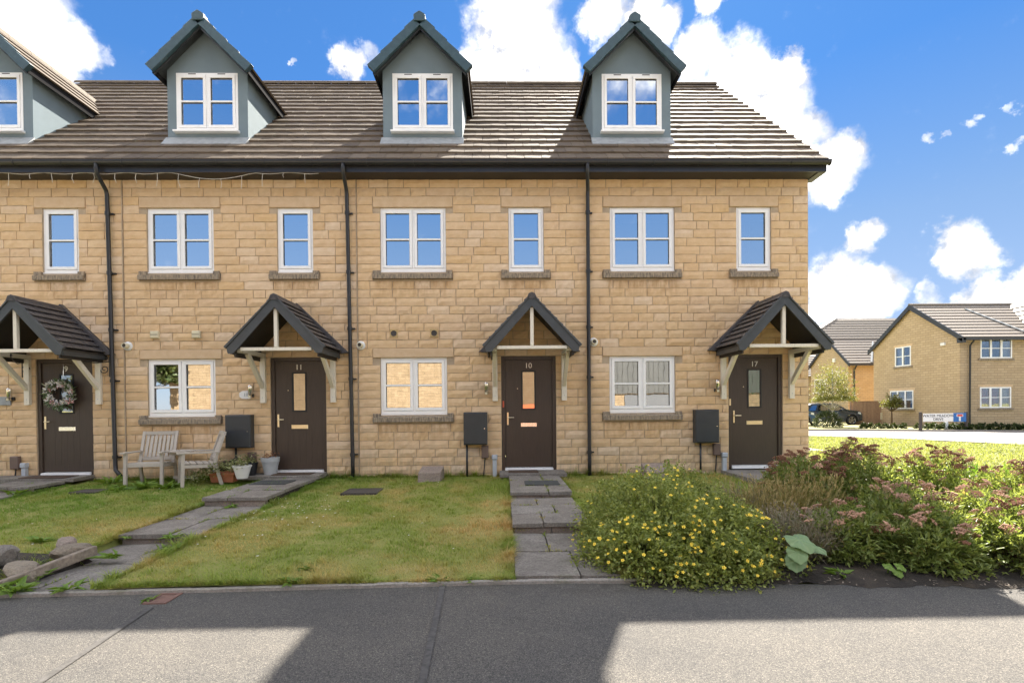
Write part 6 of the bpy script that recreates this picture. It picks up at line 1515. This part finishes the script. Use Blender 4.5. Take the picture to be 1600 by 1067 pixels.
# --- lavender, seeding grass, big leaves
def spikes(name, c, rd, n, h0, h1, mat, label, cat, leafn=5, wd=.004, head=None, lean=.35, grp=None):
    e = empty(name, c, label, cat, grp); V = []; F = []; T = []; o = 0; sm = []
    a = nrng.uniform(0, 6.283, n); rr_ = np.sqrt(nrng.random(n)); P = np.stack([c[0] + rd[0] * rr_ * np.cos(a) * .6, c[1] + rd[1] * rr_ * np.sin(a) * .6, np.full(n, c[2])], 1)
    D = nrm(np.stack([np.cos(a) * lean * rr_, np.sin(a) * lean * rr_, np.ones(n)], 1) + nrng.normal(0, .12, (n, 3))); L = nrng.uniform(h0, h1, n)
    sm.append(leaves(P, D, L, wd * 1.6, nrng.uniform(.1, .8, n), droop=.06, fold=.02))
    for q in range(leafn):
        t = nrng.uniform(.05, .7, n)[:, None]; PP = P + D * L[:, None] * t; DD = D * .7 + nrng.normal(0, .5, (n, 3)); sm.append(leaves(PP, DD, L * .28, wd * 1.8, nrng.uniform(0, .8, n), droop=.2, fold=.05))
    if head:
        hl, hw = head
        for q in range(5):
            t = nrng.uniform(.86, 1.05, n)[:, None]; PP = P + D * L[:, None] * t; sm.append(leaves(PP, D + nrng.normal(0, .35, (n, 3)), hl, hw, nrng.uniform(.7, 1, n), fold=.1))
    leaf_obj('foliage', sm, mat, e); return e
spikes('lavender', (2.66, -4.66, -.25), (.36, .40, .4), 420, .22, .46, m_lavleaf, 'grey brown faded lavender between the yellow bush and the spiraea', 'lavender', 6, .005, (.03, .008), .6)
spikes('lavender', (2.60, -3.55, -.2), (.32, .4, .4), 200, .24, .44, m_lavleaf, 'taller lavender with dark spikes behind the yellow bush', 'lavender', 5, .005, (.03, .008), .5)
spikes('tall_grass', (2.75, -3.9, -.22), (.42, .6, .4), 260, .25, .56, m_strawgrass, 'tall straw coloured seeding grass behind the lavender', 'ornamental grass', 4, .005, (.05, .009), .35)
spikes('tall_grass', (3.15, -3.55, -.18), (.36, .4, .4), 170, .25, .5, m_strawgrass, 'short seeding grass between the lavender and the tall spiraea', 'ornamental grass', 4, .005, (.05, .009), .35)
spikes('tall_grass', (3.35, -3.75, -.2), (.3, .4, .4), 130, .35, .62, m_strawgrass, 'thin grass growing up through the spiraea', 'ornamental grass', 3, .005, (.05, .009), .3)
def round_leaf(e, c, R_, tilt, az, seed, mat):
    r = random.Random(seed); mb = MB(); n = 40; NR = 6; ca, sa = math.cos(az), math.sin(az); ct, st = math.cos(tilt), math.sin(tilt); ph = r.uniform(0, 6)
    vs = []
    for ring in range(NR + 1):
        fr = ring / NR
        for k in range(n if ring else 1):
            a = 2 * math.pi * k / n; q = R_ * fr * (1 - .55 * max(0, math.cos(a + math.pi)) ** 10) * (1 + (.035 * math.cos(a * 11 + ph) + .05 * math.cos(a * 3 + ph)) * fr) * (1 - .14 * abs(math.sin(a)))
            x, y = q * math.cos(a), q * math.sin(a); z = R_ * (.17 * abs(math.sin(a * 2.5)) * fr - .22 * fr * fr + .05 * math.sin(a * 2 + ph) * fr * fr)
            x2, z2 = x * ct + z * st, -x * st + z * ct; vs.append((c[0] + x2 * ca - y * sa, c[1] + x2 * sa + y * ca, c[2] + z2))
    fs = [(0, 1 + k, 1 + (k + 1) % n) for k in range(n)]
    for ring in range(NR - 1):
        o = 1 + ring * n; fs += [(o + k, o + n + k, o + n + (k + 1) % n, o + (k + 1) % n) for k in range(n)]
    me = mb.add(vs, fs).mesh('leaf', root_off(e)); a_ = me.attributes.new('tint', 'FLOAT', 'POINT')
    tv = [.5] + [.35 + .45 * (1 - abs(math.sin(2 * math.pi * k / n * 2.5)) ** .4) + r.uniform(-.05, .05) for ring in range(NR) for k in range(n)]; a_.data.foreach_set('value', tv)
    link('leaf', me, mat, e, smooth=True)
    part('leaf_stalk', MB().tube([(c[0], c[1], c[2] - .005), (c[0] * .6 + e.location.x * .4, c[1] * .6 + e.location.y * .4, c[2] * .5 + e.location.z * .5), tuple(e.location)], .006, 6), m_weed, e)
e = empty('butterbur', (2.40, -5.08, -.26), 'plant with very large pale green leaves at the right end of the yellow bush', 'plant')
for q, (dx, dy, z, R_, t, az) in enumerate([(-.05, -.10, .03, .13, .45, -1.3), (.09, -.06, -.03, .11, .45, -.7), (-.10, -.17, -.05, .09, .75, -1.8), (-.10, -.14, -.13, .09, .8, -1.9), (.02, .05, .01, .10, .3, .5)]): round_leaf(e, (2.40 + dx, -5.12 + dy, z + .02), R_, t, az, q, m_bigleaf)
e = empty('lobed_weed', (3.12, -5.15, -.27), 'bright green round leaved weed at the foot of the spiraea', 'weed')
for q, (dx, dy, z, R_, t, az) in enumerate([(-.05, -.04, -.17, .05, .5, -1.4), (.04, -.05, -.17, .052, .6, -1.2), (.0, -.08, -.21, .045, .7, -1.6), (.08, .0, -.20, .04, .5, -.6)]): round_leaf(e, (3.12 + dx, -5.18 + dy, z), R_, t, az, 20 + q, m_weed)
weed(2.72, -5.16, -.27, .13, 22, 'leafy weed in the dark soil below the lavender'); weed(4.35, -5.22, -.27, .13, 20, 'broad leaved weed in the soil at the right')
e = empty('hosta', (6.2, -2.3, -.15), 'bright green broad leaved plant at the right edge beyond the spiraea', 'plant')
n = 150; a = nrng.uniform(0, 6.283, n); P = np.stack([6.2 + nrng.normal(0, .25, n), -2.3 + nrng.normal(0, .2, n), np.full(n, -.15)], 1); leaf_obj('leaves', [leaves(P, np.stack([np.cos(a) * .5, np.sin(a) * .5, nrng.uniform(.8, 1.6, n)], 1), nrng.uniform(.28, .55, n), nrng.uniform(.06, .10, n), nrng.uniform(.1, .9, n), droop=.15)], m_hosta, e)
e = empty('hosta', (7.0, -2.6, -.15), 'second bright green clump at the very right edge', 'plant')
n = 110; a = nrng.uniform(0, 6.283, n); P = np.stack([7.0 + nrng.normal(0, .25, n), -2.6 + nrng.normal(0, .2, n), np.full(n, -.15)], 1); leaf_obj('leaves', [leaves(P, np.stack([np.cos(a) * .5, np.sin(a) * .5, nrng.uniform(.8, 1.6, n)], 1), nrng.uniform(.28, .5, n), nrng.uniform(.06, .10, n), nrng.uniform(.1, .9, n), droop=.15)], m_hosta, e)
# fallen straw and leaves on the soil
mb = MB()
for q in range(90):
    x = rr.uniform(2.2, 4.9); y = kerb_y(x) + rr.uniform(-.14, .18); a = rr.uniform(0, 3.14); L = rr.uniform(.01, .035); z = -.262 + rr.uniform(0, .006)
    mb.quad((x, y, z), (x + L * math.cos(a), y + L * math.sin(a), z + .004), (x + L * math.cos(a) - .008 * math.sin(a), y + L * math.sin(a) + .008 * math.cos(a), z + .004), (x - .008 * math.sin(a), y + .008 * math.cos(a), z))
tag(single('leaf_litter', mb, m_sleeper, (0, 0, 0)), kind='stuff')
single('dry_stalk', MB().tube([(2.52, -5.13, -.262), (2.75, -5.20, -.258), (3.02, -5.24, -.262)], .004, 5), m_cream, (2.8, -5.2, -.26), 'long dry stalk lying on the soil at the street edge', 'stalk')
# --- pot plants
def potplant(e, c, n, L, Wd, mat, el=.6, spread=.06, name='plant'):
    a = nrng.uniform(0, 6.283, n); P = np.tile(c, (n, 1)) + nrng.normal(0, spread, (n, 3)) * np.array([1, 1, .6]); D = np.stack([np.cos(a), np.sin(a), nrng.uniform(-.2, el + .5, n)], 1)
    leaf_obj(name, [leaves(P, D, nrng.uniform(.6, 1.2, n) * L, nrng.uniform(.7, 1.2, n) * Wd, nrng.uniform(0, 1, n), droop=.2)], mat, e)
potplant(P1, (-4.37, -.66, .24), 140, .05, .035, m_varieg, .5, .075); potplant(P2, (-4.10, -.20, .30), 60, .06, .02, leaf_mat('orange heather', (.22, .09, .05), (.36, .18, .09)), 1.0, .05); potplant(P3, (-4.42, -.25, .24), 70, .06, .04, m_varieg, .6, .07)
e = bpy.data.objects['plant_trough']; n = 620; t = nrng.random(n)
P = np.stack([-4.52 - t * .62 + nrng.normal(0, .07, n), -.60 - t * .12 + nrng.normal(0, .07, n), .16 - t * .20 + .10 * np.sin(t * 3.14) + nrng.normal(0, .045, n)], 1)
tag(leaf_obj('trailing_plant', [leaves(P, np.stack([-np.ones(n) * .5, nrng.normal(0, .5, n) - .3, nrng.normal(.3, .5, n)], 1), nrng.uniform(.03, .055, n), nrng.uniform(.022, .035, n), nrng.random(n), droop=.2)], m_varieg, e), kind='stuff')
# --- wreath on door 9
e = empty('door_wreath', (-7.86, .02, 1.42), 'round wreath of white and pink flowers hung on the leftmost door', 'wreath')
part('ring', MB().tube([(-7.86 + .19 * math.cos(a), .005, 1.42 + .19 * math.sin(a)) for a in np.linspace(0, 6.2832, 25)], .03, 8), m_bark, e, smooth=True)
n = 420; a = nrng.uniform(0, 6.283, n); rr_ = nrng.uniform(.14, .24, n); P = np.stack([-7.86 + rr_ * np.cos(a), -.01 - nrng.uniform(0, .06, n), 1.42 + rr_ * np.sin(a)], 1)
leaf_obj('leaves', [leaves(P, np.stack([np.cos(a + .6), -.6 + nrng.normal(0, .3, n), np.sin(a + .6)], 1) + nrng.normal(0, .4, (n, 3)), nrng.uniform(.06, .11, n), nrng.uniform(.02, .035, n), nrng.random(n))], m_wgreen, e)
fl = MB(); r = random.Random(12)
for k in range(9):
    aa = k * .698 + (.3 if k % 2 else 0); lo = .6 if k % 2 else 1.0; q = .022; w_ = .34
    fl.add([(0, 0, 0), (.03 * lo * math.cos(aa - w_), .03 * lo * math.sin(aa - w_), .014), (.045 * lo * math.cos(aa), .045 * lo * math.sin(aa), .018 + .01 * (k % 2)), (.03 * lo * math.cos(aa + w_), .03 * lo * math.sin(aa + w_), .014)], [(0, 1, 2, 3)])
FL = []
for m in (m_flo_w, m_flo_p): me = fl.mesh('wreath_flower'); me.materials.append(m); FL.append(me)
for k in range(40):
    aa = k * 2 * math.pi / 40 + r.uniform(-.1, .1); rad = r.uniform(.14, .24)
    o = bpy.data.objects.new('wreath_flower', FL[1 if k % 5 == 1 else 0]); COL.objects.link(o); o.parent = e; o.location = (rad * math.cos(aa), -.085 + r.uniform(-.02, .02), rad * math.sin(aa))
    o.rotation_euler = (R(90) + r.uniform(-.5, .5), r.uniform(-.5, .5), r.uniform(0, 6)); s = r.uniform(1.0, 1.6); o.scale = (s, s, s)
part('hanger', MB().tube([(-7.86, .0, 1.62), (-7.86, .035, 1.75), (-7.86, .045, 1.96)], .003, 5), m_chrome, e)
# --- trees and clipped plants round the corner
def tree(name, base, h, trunk_r, crown, shoots, per, L, Wd, mat, bark, label, zmin=-.6, lump=.2, group=None, lean=(0, 0)):
    e = empty(name, base, label, 'tree', group); mb = MB(); x, y, z = base; c, rd = crown
    mb.tube([(x, y, z - .1), (x + lean[0] * .3, y, z + h * .35), (x + lean[0], y + lean[1], z + h * .92)], [trunk_r, trunk_r * .75, trunk_r * .2], 9)
    l, tp, b, d = bush(c, rd, shoots, per, L, Wd, spread=.7, zmin=zmin, lump=lump, inner=.25, base_frac=.3, tip_up=-.1, jit=.12)
    idx = nrng.choice(len(tp), min(46, len(tp)), replace=False)
    for i in idx:
        t = np.clip((tp[i, 2] - z) / h - .12, .15, .85); s0 = np.array([x + lean[0] * t, y + lean[1] * t, z + h * t * .9]); mb.tube([s0, (s0 + tp[i]) / 2 + np.array([0, 0, .06]), tp[i]], [trunk_r * .3, trunk_r * .16, trunk_r * .05], 5, cap=False)
    part('trunk', mb, bark, e, smooth=True); leaf_obj('crown', [l], mat, e); return e
tree('birch_tree', (20.9, 22.9, G), 4.0, .07, ((20.9, 22.9, 1.55), (1.45, 1.4, 2.15)), 620, 15, .085, .055, m_birch, m_birchbark, 'slender light green birch in front of the orange house', lump=.26, zmin=-.85)
tree('young_tree', (27.3 - 1.6, 24.2, G), 2.0, .06, ((25.75, 24.2, 1.0), (.55, .55, .75)), 90, 11, .12, .08, m_birch, m_bark, 'small young tree standing before the lower gable window', lump=.3)
def clipped(name, c, rd, n, label, grp, mat=m_box, L=.05, cat='shrub'):
    e = empty(name, (c[0], c[1], c[2]), label, cat, grp); l, tp, b, d = bush(c, rd, n, 12, L, L * .6, spread=.8, zmin=-.1, lump=.10, inner=.6, jit=.03)
    leaf_obj('foliage', [l], mat, e); part('stems', stems(MB(), b, tp, rd[2], 6, .008), m_bark, e)
clipped('box_bush', (20.25, 22.4, G), (.85, .8, 1.15), 380, 'rounded dark green bush at the foot of the birch', None, L=.07)
hx = [(20.9, 20.5), (21.25, 20.3), (21.6, 20.15), (21.95, 20.0), (22.35, 19.85), (22.8, 19.7), (23.4, 19.4), (23.85, 19.2), (24.45, 18.95), (22.2 + 2.65, 18.7), (25.2, 18.5), (23.55 + 2.1, 18.3)]
hx = [(20.6, 21.3), (20.95, 21.2), (21.3, 21.1), (21.65, 21.0), (22.05, 20.9), (22.5, 20.8), (23.2, 20.6), (23.65, 20.5), (24.3, 20.2), (24.8, 20.0), (25.3, 19.8), (25.8, 19.6)]
ORD = ['first', 'second', 'third', 'fourth', 'fifth', 'sixth', 'seventh', 'eighth', 'ninth', 'tenth', 'eleventh', 'twelfth']
for q, (x, y) in enumerate(hx):
    clipped('hedge_plant', (x, y - 1.6, -.30), (.19, .19, .32), 55, ORD[q] + ' small clipped bush along the far kerb, counting from the birch', 'small clipped bushes along the far kerb', L=.07)
he = empty('low_hedge', (26.5, 16.8, -.3), 'continuous low dark hedge behind and right of the street sign', 'hedge')
hl = []
for x in np.arange(22.9, 31, .4):
    l, tp, b, d = bush((x, 17.6 - (x - 22.9) * .35, -.30), (.34, .22, .34), 55, 12, .08, .05, spread=.8, zmin=-.1, lump=.2, inner=.6, jit=.03); hl.append(l)
leaf_obj('foliage', hl, m_box, he)
# tree across the street, in the reflections
tree('street_tree', (-21.5, -21, -.3), 6.5, .18, ((-21.5, -21, 3.2), (2.6, 2.2, 3.6)), 420, 14, .30, .2, m_darktree, m_bark, 'leafy tree across the street, seen only in a window reflection')
